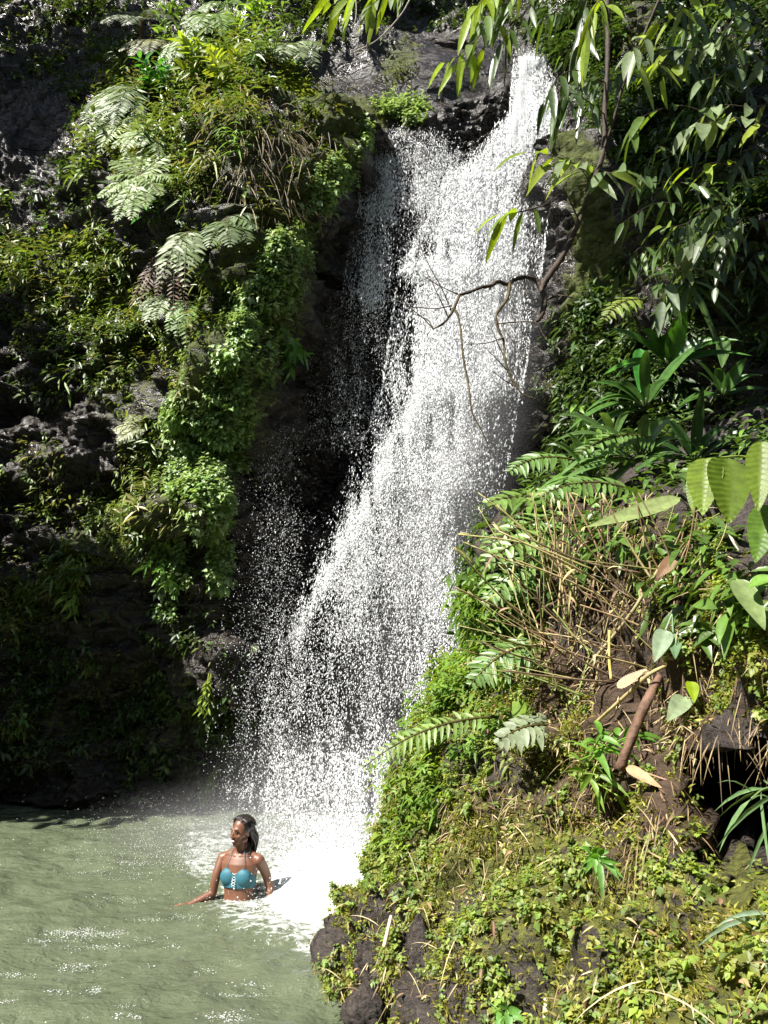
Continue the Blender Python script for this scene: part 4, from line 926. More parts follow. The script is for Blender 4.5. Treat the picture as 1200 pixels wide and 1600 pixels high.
one_leaf((1040,985),(1022,1035),.075,3.75,3.65,(0.26,0.34,0.22),'pale silvery heart shaped leaf on the bank, upper left of its pair',.0,ribs=None,corr=.02,base=.5,name='heart_leaf', stem=[(1050,960,3.8)])
one_leaf((1052,990),(1055,1030),.06,3.75,3.65,(0.14,0.24,0.12),'dull green heart shaped leaf touching the silvery one',.0,ribs=None,corr=.02,base=.5,name='heart_leaf', stem=[(1050,960,3.8)])
one_leaf((1070,1090),(1042,1128),.075,3.7,3.55,(0.27,0.34,0.20),'pale silvery leaf beside the brown stick, lower of the silvery pair',.0,ribs=None,corr=.02,base=.5,name='heart_leaf', stem=[(1120,1095,3.8)])
one_leaf((1080,1065),(1085,1098),.05,3.68,3.6,(0.30,0.42,0.02),'bright lime leaf just above the lower silvery leaf',.0,mat='leaf_thin',ribs=None,base=.5,name='lime_leaf')
one_leaf((810,1095),(815,1138),.09,5.1,5.05,(0.22,0.36,0.04),'round bright green leaf among the reeds near the falls',.0,(-.5,-.8,.3),'leaf_thin',None,.01,'round_leaf',.5)
one_leaf((1000,545),(1000,615),.14,7.6,7.4,(0.05,0.2,0.03),'dark broad leaf lit through in the shade of the right slope',.0,(0,-.9,.4),'leaf_gloss',3,.01,'broad_leaf')
one_leaf((1130,525),(1128,575),.12,7.2,7.1,(0.10,0.18,0.05),'pale broad leaf hanging in the shade at far right',.0,(0,-.9,.4),'leaf_gloss',3,.01,'broad_leaf')

# sprigs on the bank
sprig_plant(0, 0, 'light green bamboo like sprig in the middle of the bank', 5, .22, .14, .022, (0.2,0.34,0.05), P=at(905, 1215, 4.5), nl=6, mat='leaf_thin', lean=(-.3, -.3, .6))
sprig_plant(0, 0, 'tall bright sprig right of the bamboo like one on the bank', 3, .25, .15, .03, (0.16,0.34,0.05), P=at(920, 1190, 4.3), nl=6, mat='leaf_thin', lean=(.1, -.3, 1))
sprig_plant(0, 0, 'pale starry five leaved plant on the lower right of the bank', 2, .06, .11, .045, (0.25,0.36,0.15), P=at(1058, 1335, 3.55), nl=6, mat='leaf_thin', lean=(0, -.8, .3))
sprig_plant(0, 0, 'small bright sprig in the dark centre of the bank', 2, .08, .09, .025, (0.16,0.36,0.06), P=at(925, 1335, 3.8), nl=6, mat='leaf_thin', lean=(0, -.8, .5))
sprig_plant(0, 0, 'narrow leaved grassy sprig hanging at the right edge by the dark hollow', 3, .15, .2, .015, (0.15,0.26,0.1), P=at(1215, 1225, 3.2), nl=5, lean=(-.9, -.2, -.3))
sprig_plant(0, 0, 'narrow grey green blades at the right edge below the dark hollow', 3, .12, .16, .014, (0.24,0.34,0.22), P=at(1205, 1425, 2.6), nl=4, lean=(-.8, -.2, -.1))
sprig_plant(0, 0, 'dark hanging tuft against the foam at the corner of the bank', 3, .16, .14, .018, (0.08,0.16,0.03), P=at(622, 1330, 5.5), nl=6, lean=(-.5, -.2, -.6))
sprig_plant(0, 0, 'slim green leaves poking into the falls beside the reeds', 3, .3, .13, .03, (0.2,0.33,0.04), P=at(770, 935, 6.0), nl=7, mat='leaf_thin', lean=(-1, -.2, .1))
sprig_plant(0, 0, 'light green shrub at the foot of the shaded rock beside the ribbed frond', 7, .3, .12, .05, (0.2,0.36,0.06), P=at(905, 665, 7.6), nl=8, lean=(0, -.5, -.3))
sprig_plant(0, 0, 'three leaved seedling near the bottom of the bank', 2, .05, .08, .03, (0.16,0.36,0.07), P=at(790, 1575, 3.75), nl=4, mat='leaf_thin', lean=(0, -.8, .4))

# reeds: stalks standing and fallen on the bank, one thing each
reedg = 'thin reed stalks tangled on top of the bank'
nr = 0
for k in range(180):
    x0, y0 = rng.uniform(830, 1075), rng.uniform(880, 1090)
    if k < 85: ang = rng.uniform(62, 118); ln = rng.uniform(90, 230)
    else: ang = rng.choice([rng.uniform(20, 60), rng.uniform(130, 175)]); ln = rng.uniform(90, 240)
    x1 = x0 + ln * math.cos(math.radians(ang)); y1 = max(y0 - ln * math.sin(math.radians(ang)), 770)
    Y = np.interp(x0, [830, 1080], [5.3, 4.05]) + rng.uniform(-.25, .1)
    A = at(x0, y0, Y); B = at(x1, y1, Y + rng.uniform(-.35, .3)); m = MB()
    c = [(0.30,0.27,0.10),(0.24,0.15,0.08),(0.20,0.25,0.06),(0.42,0.34,0.16),(0.15,0.10,0.06)][rng.integers(0, 5)]
    Pm = (A + B) / 2 + rng.normal(size=3) * .02
    r0 = rng.choice([.003, .004, .006])
    tube(m, spline([A, Pm, B], 5), [r0, r0 * .7], c, 5)
    if k % 3 == 0:
        leaves(m, np.array([B, Pm]), rdir(2, -.3), rdir(2, .5), .1, .014, np.array(c) * 1.1, st=3, droop=.5)
    o = m.build('reed', M['dry'], None, A); tag(o, 'thin brown or olive reed stalk in the tangle on top of the bank', 'reed', reedg)
def stalk(pts, r, col, label, name='stick', mat='dry', rough=.08):
    P = spline([at(*p) for p in pts], 8); m = MB(); tube(m, P, r, col, 10, rough); o = m.build(name, M[mat], None, P[0]); return tag(o, label, 'stick')
stalk([(968,1203,3.75),(1000,1120,3.72),(1018,1082,3.75),(1035,1050,3.9)], [.020, .019, .015], (0.15,0.085,0.055), 'thick smooth reddish brown stick leaning on the litter of the bank', mat='bark', rough=.16)
stalk([(1068,1032,3.9),(1020,1050,3.75),(980,1085,3.9),(930,1130,4.2)], [.006, .008, .007], (0.42,0.32,0.15), 'bent straw coloured stick crossing above the reddish brown one')
stalk([(1035,880,4.0),(985,960,4.2),(920,1040,4.5)], [.008, .008], (0.36,0.31,0.17), 'long pale olive cane slanting down through the reeds')
stalk([(952,985,4.2),(952,1030,4.15),(955,1062,4.1)], [.006, .006], (0.55,0.40,0.10), 'short upright yellow stalk beside the leaning brown stick')
stalk([(720,1040,6.0),(800,1015,5.4),(870,1005,5.2)], [.008, .012], (0.42,0.30,0.16), 'pale dry stem sticking out toward the falls')
stalk([(1000,1205,3.6),(1060,1225,3.5)], [.004, .003], (0.35,0.2,0.12), 'thin twig on the bare soil below the brown stick')
stalk([(990,1590,2.95),(1045,1553,2.95)], [.006, .006], (0.4,0.28,0.15), 'straight tan stick near the bottom edge of the bank')
stalk([(1080,1600,2.75),(1110,1550,2.75)], [.005, .004], (0.42,0.3,0.2), 'short tan stick at the bottom edge, right of the longer one')
stalk([(600,1480,4.75),(608,1445,4.8),(611,1432,4.85)], [.010, .008], (0.62,0.52,0.34), 'pale split stick upright among the pool edge rocks')
stalk([(745,1440,4.2),(757,1398,4.25)], [.007, .006], (0.5,0.42,0.25), 'upright pale stick in the middle of the moss')
stalk([(925,1530,3.15),(920,1480,3.2)], [.008, .007], (0.62,0.55,0.4), 'bleached upright stick on the lower bank')
stalk([(850,1600,3.4),(853,1560,3.45)], [.008, .007], (0.6,0.52,0.36), 'bleached stub at the bottom edge of the bank')
stalk([(1160,1540,2.6),(1175,1470,2.6)], [.007, .006], (0.34,0.28,0.12), 'olive brown stick at lower right of the bank')
one_leaf((978,1200),(1035,1232),.06,3.55,3.5,(0.50,0.32,0.18),'broad tan dead leaf lying below the brown stick',.0,(0,-.6,.9),'dry',None,.015,'dead_leaf',.55)
one_leaf((965,1075),(1010,1045),.05,3.8,3.8,(0.33,0.24,0.14),'curled papery dead leaf under the straw coloured stick',.0,(0,-.6,.9),'dry',None,.05,'dead_leaf',.6)
one_leaf((715,1465),(745,1480),.03,4.2,4.15,(0.6,0.5,0.4),'small bleached dead leaf in the moss of the bank',.0,(0,-.6,.9),'dry',None,.02,'dead_leaf',.6)
one_leaf((1055,870),(1025,905),.06,3.9,3.85,(0.16,0.09,0.045),'crumpled brown dead leaf right of the reeds',.0,(0,-.8,.6),'dry',None,.08,'dead_leaf',.6)
one_leaf((1155,860),(1138,835),.02,3.3,3.3,(0.8,0.75,0.68),'white scrap of dry leaf below the big yellow green leaves',.0,(0,-.8,.6),'dry',None,.02,'dead_leaf',.7)
# ================================================================== TREES
def twig_leaves(mb, Q, n, L, W, col, droop=.45, st=5, t0=.15, down=.6, side=1.0):
    t = np.linspace(t0, 1, n); u = np.linspace(0, 1, len(Q)); C = np.stack([np.interp(t, u, Q[:, k]) for k in range(3)], 1)
    G = nrm(np.gradient(Q, axis=0)); T = np.stack([np.interp(t, u, G[:, k]) for k in range(3)], 1)
    Sd = nrm(np.cross(T, [0, 0, 1.0])) * (np.where(np.arange(n) % 2, 1, -1) * side)[:, None]
    D = nrm(Sd * .8 + T * .7 + np.array([0, 0, -down]) + rng.normal(size=(n, 3)) * .28); D[-1] = nrm(T[-1] + [0, 0, -.5 * down])
    Nn = nrm(np.array([0, -.25, 1.0]) + rng.normal(size=(n, 3)) * .4)
    leaves(mb, C, D, Nn, L * rng.uniform(.75, 1.15, n), W * rng.uniform(.8, 1.15, n), np.broadcast_to(col, (n, 3)) * rng.uniform(.7, 1.3, (n, 1)), st=st, droop=droop, fold=.16, prof=lambda t: np.sin(np.pi * t ** .8) ** .75)

def P3(*pts): return spline([at(*p) for p in pts], 8)
BK_ = (0.045, 0.03, 0.02); MO_ = (0.075, 0.055, 0.02)
YG = (0.24, 0.34, 0.03); PG = (0.24, 0.31, 0.16); DG = (0.05, 0.09, 0.02); MG = (0.12, 0.2, 0.04)  # PG pales the leaves as if sunlit, DG darkens them for shade

def spray_part(parent, pts, n, L, W, col, r=.005, **kw):
    Q = P3(*pts); m = MB(); tube(m, Q, [r, r * .4], BK_, 5); o = m.build('twig', M['bark'], parent)
    m = MB(); twig_leaves(m, Q, n, L, W, col, **kw); m.build('foliage', M['leaf_thin' if np.mean(col) > .1 else 'leaf_gloss'], o); return o

# --- the crooked tree leaning in front of the falls
T1 = P3((1010,-260,6.4),(965,-120,5.7),(950,-20,5.6),(950,80,5.6),(945,170,5.6),(943,235,5.6),(925,290,5.55),(905,345,5.5),(880,398,5.45),(858,430,5.4),(846,450,5.4))
e = empty('overhanging_tree', T1[0], 'thin dark crooked tree leaning down in front of the falls with bare hanging twigs', 'tree')
m = MB(); tube(m, T1, [.04, .022, .017, .016, .018, .020, .022], BK_, 9, .18); m.build('trunk', M['bark'], e)
def br(par, pts, r, col=BK_, name='branch', rough=.25):
    m = MB(); tube(m, P3(*pts), r, col, 7, rough); return m.build(name, M['bark'], par)
b1 = br(e, [(846,450,5.4),(851,470,5.35),(848,488,5.35),(840,502,5.3)], [.020,.018,.013])
b2 = br(e, [(846,450,5.4),(836,437,5.4),(822,433,5.35),(805,437,5.3),(792,444,5.25),(778,440,5.2),(768,446,5.2),(752,449,5.15),(735,456,5.1),(718,461,5.05)], [.018,.014,.012,.013,.010,.009])
b3 = br(e, [(718,461,5.05),(712,476,5.0),(704,492,5.0),(692,506,5.0),(677,514,5.0)], [.009,.008,.005], MO_)
b4 = br(e, [(797,443,5.25),(792,468,5.2),(780,484,5.2),(775,496,5.15),(779,515,5.15),(787,535,5.15),(789,560,5.1),(796,585,5.1),(808,605,5.1),(818,617,5.1),(833,622,5.1)], [.011,.010,.008,.008,.007,.006,.004], MO_)
b5 = br(e, [(850,470,5.35),(868,463,5.35),(880,462,5.3),(896,466,5.3)], [.009,.006,.004])
b6 = br(e, [(943,235,5.6),(958,190,5.5),(975,130,5.4),(1000,70,5.3),(1030,0,5.2),(1060,-60,5.2)], [.012,.009])
b7 = br(e, [(710,480,5.0),(718,503,4.98),(722,540,4.95),(724,560,4.95),(730,590,4.95),(734,618,4.9),(738,645,4.9),(750,668,4.9),(762,692,4.9)], [.008,.006,.007,.004,.003], MO_)
for par, pts in ((b3, [(705,485,5.0),(690,450,4.95),(668,410,4.9),(648,362,4.9)]),(b3, [(700,495,5.0),(685,462,4.9),(665,420,4.9)]),(b3, [(677,514,5.0),(660,496,5.0),(640,480,5.0),(612,452,5.0)]),(b3, [(677,514,5.0),(668,500,5.0),(645,490,4.95)]),
                 (b3, [(706,478,5.0),(680,482,4.95),(645,480,4.9)]),(b2, [(718,461,5.05),(690,448,5),(660,430,5)]),(b2, [(768,446,5.2),(765,452,5.2),(762,440,5.2)]),(b4, [(782,505,5.15),(792,520,5.1),(806,540,5.1),(818,560,5.1)]),
                 (b4, [(789,560,5.1),(775,530,5.1),(764,503,5.1)]),(b4, [(792,578,5.1),(775,560,5.0),(758,543,5.0)]),(b4, [(787,528,5.15),(760,536,5.0),(728,538,4.95)]),(b4, [(779,506,5.15),(810,503,5.2),(838,505,5.2),(850,525,5.2),(870,545,5.2),(900,560,5.2)]),
                 (b4, [(806,603,5.1),(790,595,5.1),(770,580,5.0)]),(b5, [(878,462,5.3),(872,470,5.3),(868,480,5.3)]),(b2, [(820,434,5.35),(820,455,5.3),(822,475,5.3)])):
    br(par, pts, [.0042,.002], (0.07,0.05,0.03), 'twig', .1)
spray_part(e, [(925,290,5.55),(905,262,5.4),(870,245,5.3),(825,238,5.25)], 9, .25, .065, YG)
spray_part(e, [(925,290,5.55),(915,268,5.3),(885,252,5.2),(850,262,5.1)], 7, .22, .075, PG)
spray_part(e, [(935,262,5.5),(950,270,5.3),(975,268,5.2)], 5, .2, .08, (0.13,0.19,0.08))
spray_part(e, [(905,345,5.5),(880,300,5.3),(850,320,5.2),(815,330,5.1),(780,335,5.1)], 3, .24, .06, YG, t0=.8)
spray_part(e, [(860,318,5.2),(820,330,5.15),(795,332,5.1)], 4, .22, .055, (0.15,0.24,0.04), t0=.3, down=1.0)
spray_part(e, [(948,130,5.6),(900,110,5.3),(870,125,5.2),(850,160,5.2)], 9, .22, .05, DG, down=1.2)
spray_part(e, [(946,180,5.6),(905,150,5.3),(880,150,5.2),(868,180,5.2)], 8, .24, .05, DG, down=1.4)
spray_part(e, [(950,20,5.6),(940,0,5.3),(925,20,5.2),(915,60,5.2)], 7, .28, .06, YG, down=1.2)
spray_part(e, [(975,130,5.4),(1010,60,5.2),(1000,70,5.1),(985,80,5.0)], 6, .25, .06, PG, down=1.0)

# --- leafy boughs hanging in from above, each from its own tree
def tall_tree(name_label, foot, top, r, seed):
    e = empty('tree', foot, name_label, 'tree'); foot = np.array(foot, float); top = np.array(top, float)
    m = MB(); mid = (foot + top) / 2 + rng.normal(size=3) * .25; tube(m, spline([foot, mid, top]), [r, r * .6, r * .3], (0.06, 0.045, 0.03), 12, .1); m.build('trunk', M['bark'], e); return e
def crown(e, c, rad, n, L, W, cols, lobes=9, mat='leaf', start=None, label=None):
    c = np.array(c, float); m = MB(); lm = MB(); start = c - np.array([0, 0, rad[2]]) if start is None else np.array(start)
    for k in range(lobes):
        o = rdir(1)[0] * np.array(rad) * rng.uniform(.35, .8); q = c + o
        tube(lm, spline([start, (start + q) / 2 + rng.normal(size=3) * .15, q]), [.05, .012], (0.06, 0.045, 0.03), 6, .1)
        s = rng.uniform(.35, .6); k2 = n // lobes; P = q + rdir(k2) * (rng.random((k2, 1)) ** .5) * np.array(rad) * s
        sprigs(m, P, nrm(P - c), 5, .25, L, W, lambda z: pal(z, *cols), droop=.35, st=2, up=.2)
    lm.build('limb', M['bark'], e); m.build('crown', M[mat], e)
CT = [(0.07,0.13,0.02),(0.11,0.18,0.03),(0.05,0.09,0.02)]
t = tall_tree('unseen broad tree added above the left cliff to shade it', (-8.6, 13.6, 11.5), (-8.2, 10.4, 16), .22, 1); crown(t, at(60, 110, 14.5) + SUN * 5.6, (2.6, 2.0, 1.6), 900, .36, .17, CT)  # out of frame tree added so its crown shades the upper left
t = tall_tree('unseen tree added to shade the recess behind the head of the falls', (-.8, 15.6, 16.5), (-1.6, 13.6, 18.6), .2, 2); crown(t, at(520, 60, 16.6) + SUN * 4.1, (2.4, 1.4, 1.3), 1000, .36, .17, CT)  # unseen, crown set toward the sun to darken the top recess
t = tall_tree('second unseen tree added for shade behind the falls, nearer the stream', (1.2, 15.6, 16.5), (1.4, 13.6, 18.6), .2, 3); crown(t, at(700, 30, 17) + SUN * 4.2, (1.7, 1.3, 1.0), 800, .36, .17, CT)  # another added crown, keeps sun off the slope behind the stream
tr = tall_tree('unseen tree added on the right hand slope to darken the upper right', (6.2, 7.4, 7.0), (4.6, 6.4, 12.4), .2, 4); crown(tr, at(1160, 210, 9.2) + SUN * 4.6, (1.9, 1.4, 1.1), 900, .36, .14, CT)  # added out of view, its crowns shade the right hand foliage
crown(tr, at(1170, 160, 6.6) + SUN * 3.4, (1.5, 1.1, .8), 420, .34, .13, CT)
tl = tall_tree('unseen tree added on the left bank to shade the lower left cliff', (-9.8, 5.6, -.8), (-9.2, 6.6, 7.2), .22, 7)  # unseen tree put in for the shade low on the left
crown(tl, at(185, 1235, 13.4) + SUN * 8.6, (2.3, 1.4, .85), 700, .36, .17, CT); crown(tl, at(90, 610, 12.6) + SUN * 6.0, (.6, .6, .3), 45, .26, .12, CT, lobes=3)
th = tall_tree('leaning tree with boughs of long pointed leaves in the upper right', (4.6, 6.2, 4.6), (3.3, 4.6, 7.9), .10, 5)
for pts, n, L, W, col in (
 ([(1180,20,5.8),(1130,60,5.6),(1080,75,5.5),(1000,78,5.4)], 10, .22, .07, PG),([(1230,90,5.6),(1170,100,5.5),(1100,125,5.4)], 8, .22, .07, (0.15,0.21,0.10)),
 ([(1240,130,5.6),(1190,165,5.5),(1125,165,5.4),(1090,190,5.4)], 7, .2, .085, PG),([(1160,200,5.8),(1110,180,5.6),(1060,165,5.5),(1000,185,5.4),(985,215,5.4)], 10, .24, .06, MG),
 ([(1240,220,5.6),(1180,190,5.5),(1130,185,5.4),(1080,200,5.3)], 8, .2, .09, PG),([(1150,260,5.8),(1110,255,5.6),(1065,262,5.5)], 5, .22, .055, YG),
 ([(1180,330,5.8),(1120,320,5.6),(1070,350,5.5),(1035,355,5.5)], 8, .2, .075, (0.13,0.19,0.09)),([(1140,370,5.8),(1110,365,5.6),(1075,385,5.5)], 7, .2, .08, (0.15,0.2,0.11)),
 ([(1120,430,5.9),(1080,420,5.7),(1045,440,5.6),(1035,470,5.6)], 7, .2, .07, (0.11,0.17,0.07)),([(1230,50,5.5),(1160,30,5.4),(1120,10,5.3)], 8, .24, .065, MG),
 ([(1080,-20,5.6),(1060,20,5.4),(1020,40,5.3)], 7, .24, .06, YG),([(1060,110,5.8),(1030,95,5.5),(1035,120,5.4)], 4, .22, .07, YG)):
    spray_part(th, pts, n, L, W, col)
for k in range(80):
    x, y = rng.uniform(900, 1230), rng.uniform(-40, 470)
    if x < 1010 and y > 150: continue
    Y = rng.uniform(5.9, 8.6); dx = rng.uniform(-110, -40) * rng.choice([1, 1, -1]); 
    spray_part(th, [(x, y, Y), (x + dx * .5, y - rng.uniform(-5, 20), Y - .1), (x + dx, y + rng.uniform(5, 45), Y - .2)], int(rng.integers(7, 12)), rng.uniform(.13, .24), .05, [DG, DG, MG, (0.07,0.12,0.03)][rng.integers(0, 4)], down=.9, st=3)

tc = tall_tree('tree whose leafy bough tips hang over the head of the falls', (5.0, 5.4, 5.5), (2.2, 4.4, 9.2), .09, 6)
for pts, n, L, W, col in (
 ([(700,-60,5.8),(620,-20,5.7),(560,-5,5.7),(505,12,5.7)], 12, .24, .06, YG),([(660,-50,5.8),(620,-15,5.7),(590,0,5.7),(575,15,5.7)], 8, .22, .06, PG),([(640,-40,5.9),(600,-30,5.9),(520,-10,5.9)], 8, .24, .06, YG),
 ([(860,-50,5.8),(800,-25,5.7),(760,-5,5.6),(735,25,5.6)], 11, .26, .055, YG),([(840,-30,5.8),(800,0,5.7),(765,20,5.6),(745,50,5.6)], 10, .26, .055, MG),([(880,-40,5.8),(830,10,5.7),(800,40,5.6),(780,75,5.6)], 10, .26, .055, DG),
 ([(780,20,5.7),(745,60,5.6),(715,88,5.6),(695,98,5.6)], 7, .24, .055, (0.2,0.29,0.08)),([(800,10,5.7),(760,70,5.6),(735,90,5.6),(715,100,5.6)], 5, .24, .055, YG),
 ([(930,-40,5.8),(910,30,5.7),(905,80,5.6)], 9, .26, .055, DG),([(980,-60,5.8),(940,-10,5.7),(930,20,5.6)], 8, .26, .055, YG)):
    spray_part(tc, pts, n, L, W, col, down=1.0)
m = MB(); tube(m, P3((640,0,11),(625,25,11),(590,62,11),(548,84,11)), [.012,.008], (0.3,0.26,0.22), 6, .1); tag(m.build('bare_twig', M['bark'], None, at(640,0,11)), 'pale bare twig hanging in the dark hollow at the top', 'twig')
m = MB(); tube(m, P3((548,-30,10),(556,0,10),(556,28,10),(550,40,10),(540,38,10)), [.010,.006], (0.3,0.26,0.22), 6, .1); tag(m.build('vine', M['bark'], None, at(548,-30,10)), 'thin pale vine curling down at the top middle', 'vine')
# ================================================================== BATHER
def uvs(c, r, n=20, R=None):
    th = np.linspace(0, np.pi, n); ph = np.linspace(0, 2 * np.pi, 2 * n + 1); A, Bq = np.meshgrid(th, ph, indexing='ij')
    D = np.stack([np.sin(A) * np.cos(Bq), np.sin(A) * np.sin(Bq), np.cos(A)], -1).reshape(-1, 3) * np.asarray(r)
    if R is not None: D = D @ R.T
    return D + np.asarray(c), grid_faces(n, 2 * n + 1)
def rz(a):
    c, s = math.cos(a), math.sin(a); return np.array([[c, -s, 0], [s, c, 0], [0, 0, 1.0]])
def rx(a):
    c, s = math.cos(a), math.sin(a); return np.array([[1, 0, 0], [0, c, -s], [0, s, c]])
def ry(a):
    c, s = math.cos(a), math.sin(a); return np.array([[c, 0, s], [0, 1, 0], [-s, 0, c]])

def limb(m, pts, rs, col=(1, 1, 1)):
    pts = np.array(pts, float); P = spline(pts, 6); R = np.interp(np.linspace(0, 1, len(P)), np.linspace(0, 1, len(rs)), rs)
    tube(m, P, R, col, 14)
    for p, r in ((P[0], R[0]), (P[-1], R[-1])): V, f = uvs(p, (r, r, r), 10); m.add(V, [f], col)

def remesh(mb, name, vox, sm=6, parent=None, mat=None):
    o = mb.build(name, None); md = o.modifiers.new('r', 'REMESH'); md.mode = 'VOXEL'; md.voxel_size = vox; md.use_smooth_shade = True
    s = o.modifiers.new('s', 'SMOOTH'); s.factor = .5; s.iterations = sm
    dg = bpy.context.evaluated_depsgraph_get(); me = bpy.data.meshes.new_from_object(o.evaluated_get(dg)); bpy.data.objects.remove(o)
    o = bpy.data.objects.new(name, me); COL.objects.link(o); o.parent = parent
    n = len(me.vertices); V = np.empty(n * 3, np.float32); me.vertices.foreach_get('co', V)
    if mat: me.materials.clear(); me.materials.append(mat)
    me.polygons.foreach_set('use_smooth', np.ones(len(me.polygons), bool))
    return o, V.reshape(-1, 3).astype(float)

def setcol(me, C):
    a = me.color_attributes.get('Col') or me.color_attributes.new('Col', 'FLOAT_COLOR', 'POINT')
    a.data.foreach_set('color', np.hstack([C, np.ones((len(C), 1))]).astype(np.float32).ravel())

M['skin'] = solid_mat('skin', 0.46, 60, .9, 1.1, .08, .5, .002, sss=.12)
M['hair'] = solid_mat('hair', 0.45, 80, .6, 1.3, .4, .5, .003)
M['cloth'] = solid_mat('swim_cloth', 0.6, 90, .85, 1.12, .25, .4, .003)

def person():
    d = rays([373], [1404])[0]; w0 = C0 + d * (-CAMZ / d[2]); WL = 1.075
    e = empty('person', (w0[0], w0[1], -WL), 'smiling woman in a blue laced bikini top standing waist deep in the pool', 'person')
    TY = rz(math.radians(-14))                           # torso turned toward the photo's left
    T = lambda p: (np.asarray(p, float) @ TY.T)
    def torso(m):
        st = [(.84,.168,.115,.0),(.92,.165,.11,.0),(1.0,.140,.097,-.005),(1.07,.120,.086,-.008),(1.13,.118,.084,-.008),(1.2,.132,.092,-.005),(1.27,.146,.098,0),(1.34,.150,.092,.005),(1.385,.135,.075,.01),(1.415,.085,.06,.012),(1.44,.055,.052,.01),(1.50,.048,.05,.0),(1.54,.047,.05,-.008)]
        z = np.linspace(.84, 1.54, 50); s = np.array(st); V = []
        for q in z:
            a, b, c = (np.interp(q, s[:, 0], s[:, k]) for k in (1, 2, 3)); ph = np.linspace(0, 2 * np.pi, 36, endpoint=False)
            V.append(np.stack([a * np.cos(ph), b * np.sin(ph) + c, 0 * ph + q], 1))
        V = np.concatenate(V); i = np.arange(49)[:, None] * 36; j = np.arange(36)[None]; j2 = (j + 1) % 36
        f = np.stack([i + j, i + j2, i + 36 + j2, i + 36 + j], -1).reshape(-1, 4)
        cap = [[0, k + 1, k] for k in range(1, 35)] + [[49 * 36, 49 * 36 + k, 49 * 36 + k + 1] for k in range(1, 35)]
        m.add(T(V), [f, np.array(cap)], (1, 1, 1))
        for sx in (-1, 1):
            V, f = uvs((sx * .064, -.078, 1.25), (.058, .032, .056), 16); m.add(T(V), [f], (1, 1, 1))
            limb(m, [T((sx * .045, 0.01, 1.42)), T((sx * .11, .012, 1.388)), T((sx * .152, .01, 1.365))], [.035, .035, .043])
            limb(m, [T((sx * .02, -.048, 1.400)), T((sx * .08, -.030, 1.402)), T((sx * .14, -.002, 1.392))], [.011, .009, .011])     # collar bone
    m = MB(); torso(m)
    # legs under the water
    for sx in (-1, 1):
        limb(m, [T((sx * .085, 0, .86)), T((sx * .09, -.01, .5)), T((sx * .09, .02, .09))], [.088, .055, .036]); limb(m, [T((sx * .09, .03, .04)), T((sx * .1, -.13, .025))], [.035, .025])
    # arms
    ra = [T((-.158, .01, 1.365)), np.array([-.185, -.0, 1.24]), np.array([-.205, .0, 1.115])]; limb(m, ra, [.043, .036, .031])
    rw = np.array([-.375, -.09, 1.052]); limb(m, [ra[-1], (ra[-1] + rw) / 2 + [0, 0, -.004], rw], [.031, .030, .020])
    la = [T((.158, .01, 1.365)), np.array([.20, .035, 1.26]), np.array([.235, .045, 1.15])]; limb(m, la, [.045, .038, .032])
    lw = np.array([.232, -.01, 1.02]); limb(m, [la[-1], (la[-1] + lw) / 2 + [.008, 0, 0], lw], [.032, .030, .020])
    def hand(w, dirn, up):
        dirn = nrm(dirn); sd = nrm(np.cross(dirn, up)); up = np.cross(sd, dirn)
        limb(m, [w, w + dirn * .04, w + dirn * .075], [.019, .024, .022]); limb(m, [w + dirn * .03 - sd * .018, w + dirn * .08 - sd * .024], [.016, .014]); limb(m, [w + dirn * .03 + sd * .018, w + dirn * .078 + sd * .022], [.016, .014])
        for k, (o, L) in enumerate(((-.03, .060), (-.010, .072), (.011, .066), (.030, .052))):
            a = w + dirn * .078 + sd * o; limb(m, [a, a + dirn * L * .55 + sd * o * .25 - up * .006, a + dirn * L + sd * o * .4 - up * .022], [.0092, .0085, .0068])
        a = w + dirn * .025 - sd * .024; limb(m, [a, a + dirn * .03 - sd * .026 - up * .004, a + dirn * .058 - sd * .036 - up * .012], [.0125, .010, .008])
    hand(rw, np.array([-.95, -.42, -.10]), np.array([.1, -.15, 1.0])); hand(lw, np.array([-.12, -.45, -.85]), np.array([.9, -.2, 0]))
    # head
    HC = np.array([.004, -.022, 1.585]); HR = rz(math.radians(-36)) @ rx(math.radians(4)) @ ry(math.radians(3)); H = lambda p: np.asarray(p, float) @ HR.T + HC
    def el(c, r, n=16): V, f = uvs(c, r, n); m.add(H(V), [f], (1, 1, 1))
    el((0, .018, .022), (.069, .088, .082)); el((0, -.022, -.018), (.060, .066, .085)); el((0, -.045, -.072), (.036, .036, .032)); el((0, -.066, -.092), (.019, .016, .016))
    for sx in (-1, 1):
        el((sx * .036, -.058, -.026), (.021, .021, .019)); el((sx * .050, -.012, -.060), (.016, .034, .026)); el((sx * .068, .008, -.012), (.008, .018, .029)); el((sx * .010, -.095, -.030), (.0085, .009, .007))
        el((sx * .026, -.077, .022), (.020, .010, .007))
    limb(m, [H((0, -.084, .012)), H((0, -.096, -.012)), H((0, -.103, -.027))], [.0065, .008, .0095])
    el((0, -.084, -.050), (.024, .012, .0065)); el((0, -.082, -.066), (.021, .012, .0075))
    body, V = remesh(m, 'body', .0042, 4, e, M['skin'])
    hl = (V - HC) @ HR
    C = np.tile(np.array([0.160, 0.069, 0.039]), (len(V), 1)) * (1 + .06 * fbm(V * 14, 2, 5))[:, None]
    lip = np.exp(-(((hl[:, 2] + .0575) / .013) ** 2 + (hl[:, 0] / .024) ** 2) ** 2) * (hl[:, 1] < -.07)
    C = C * (1 - lip[:, None]) + np.array([0.15, 0.04, 0.035]) * lip[:, None]
    setcol(body.data, C)
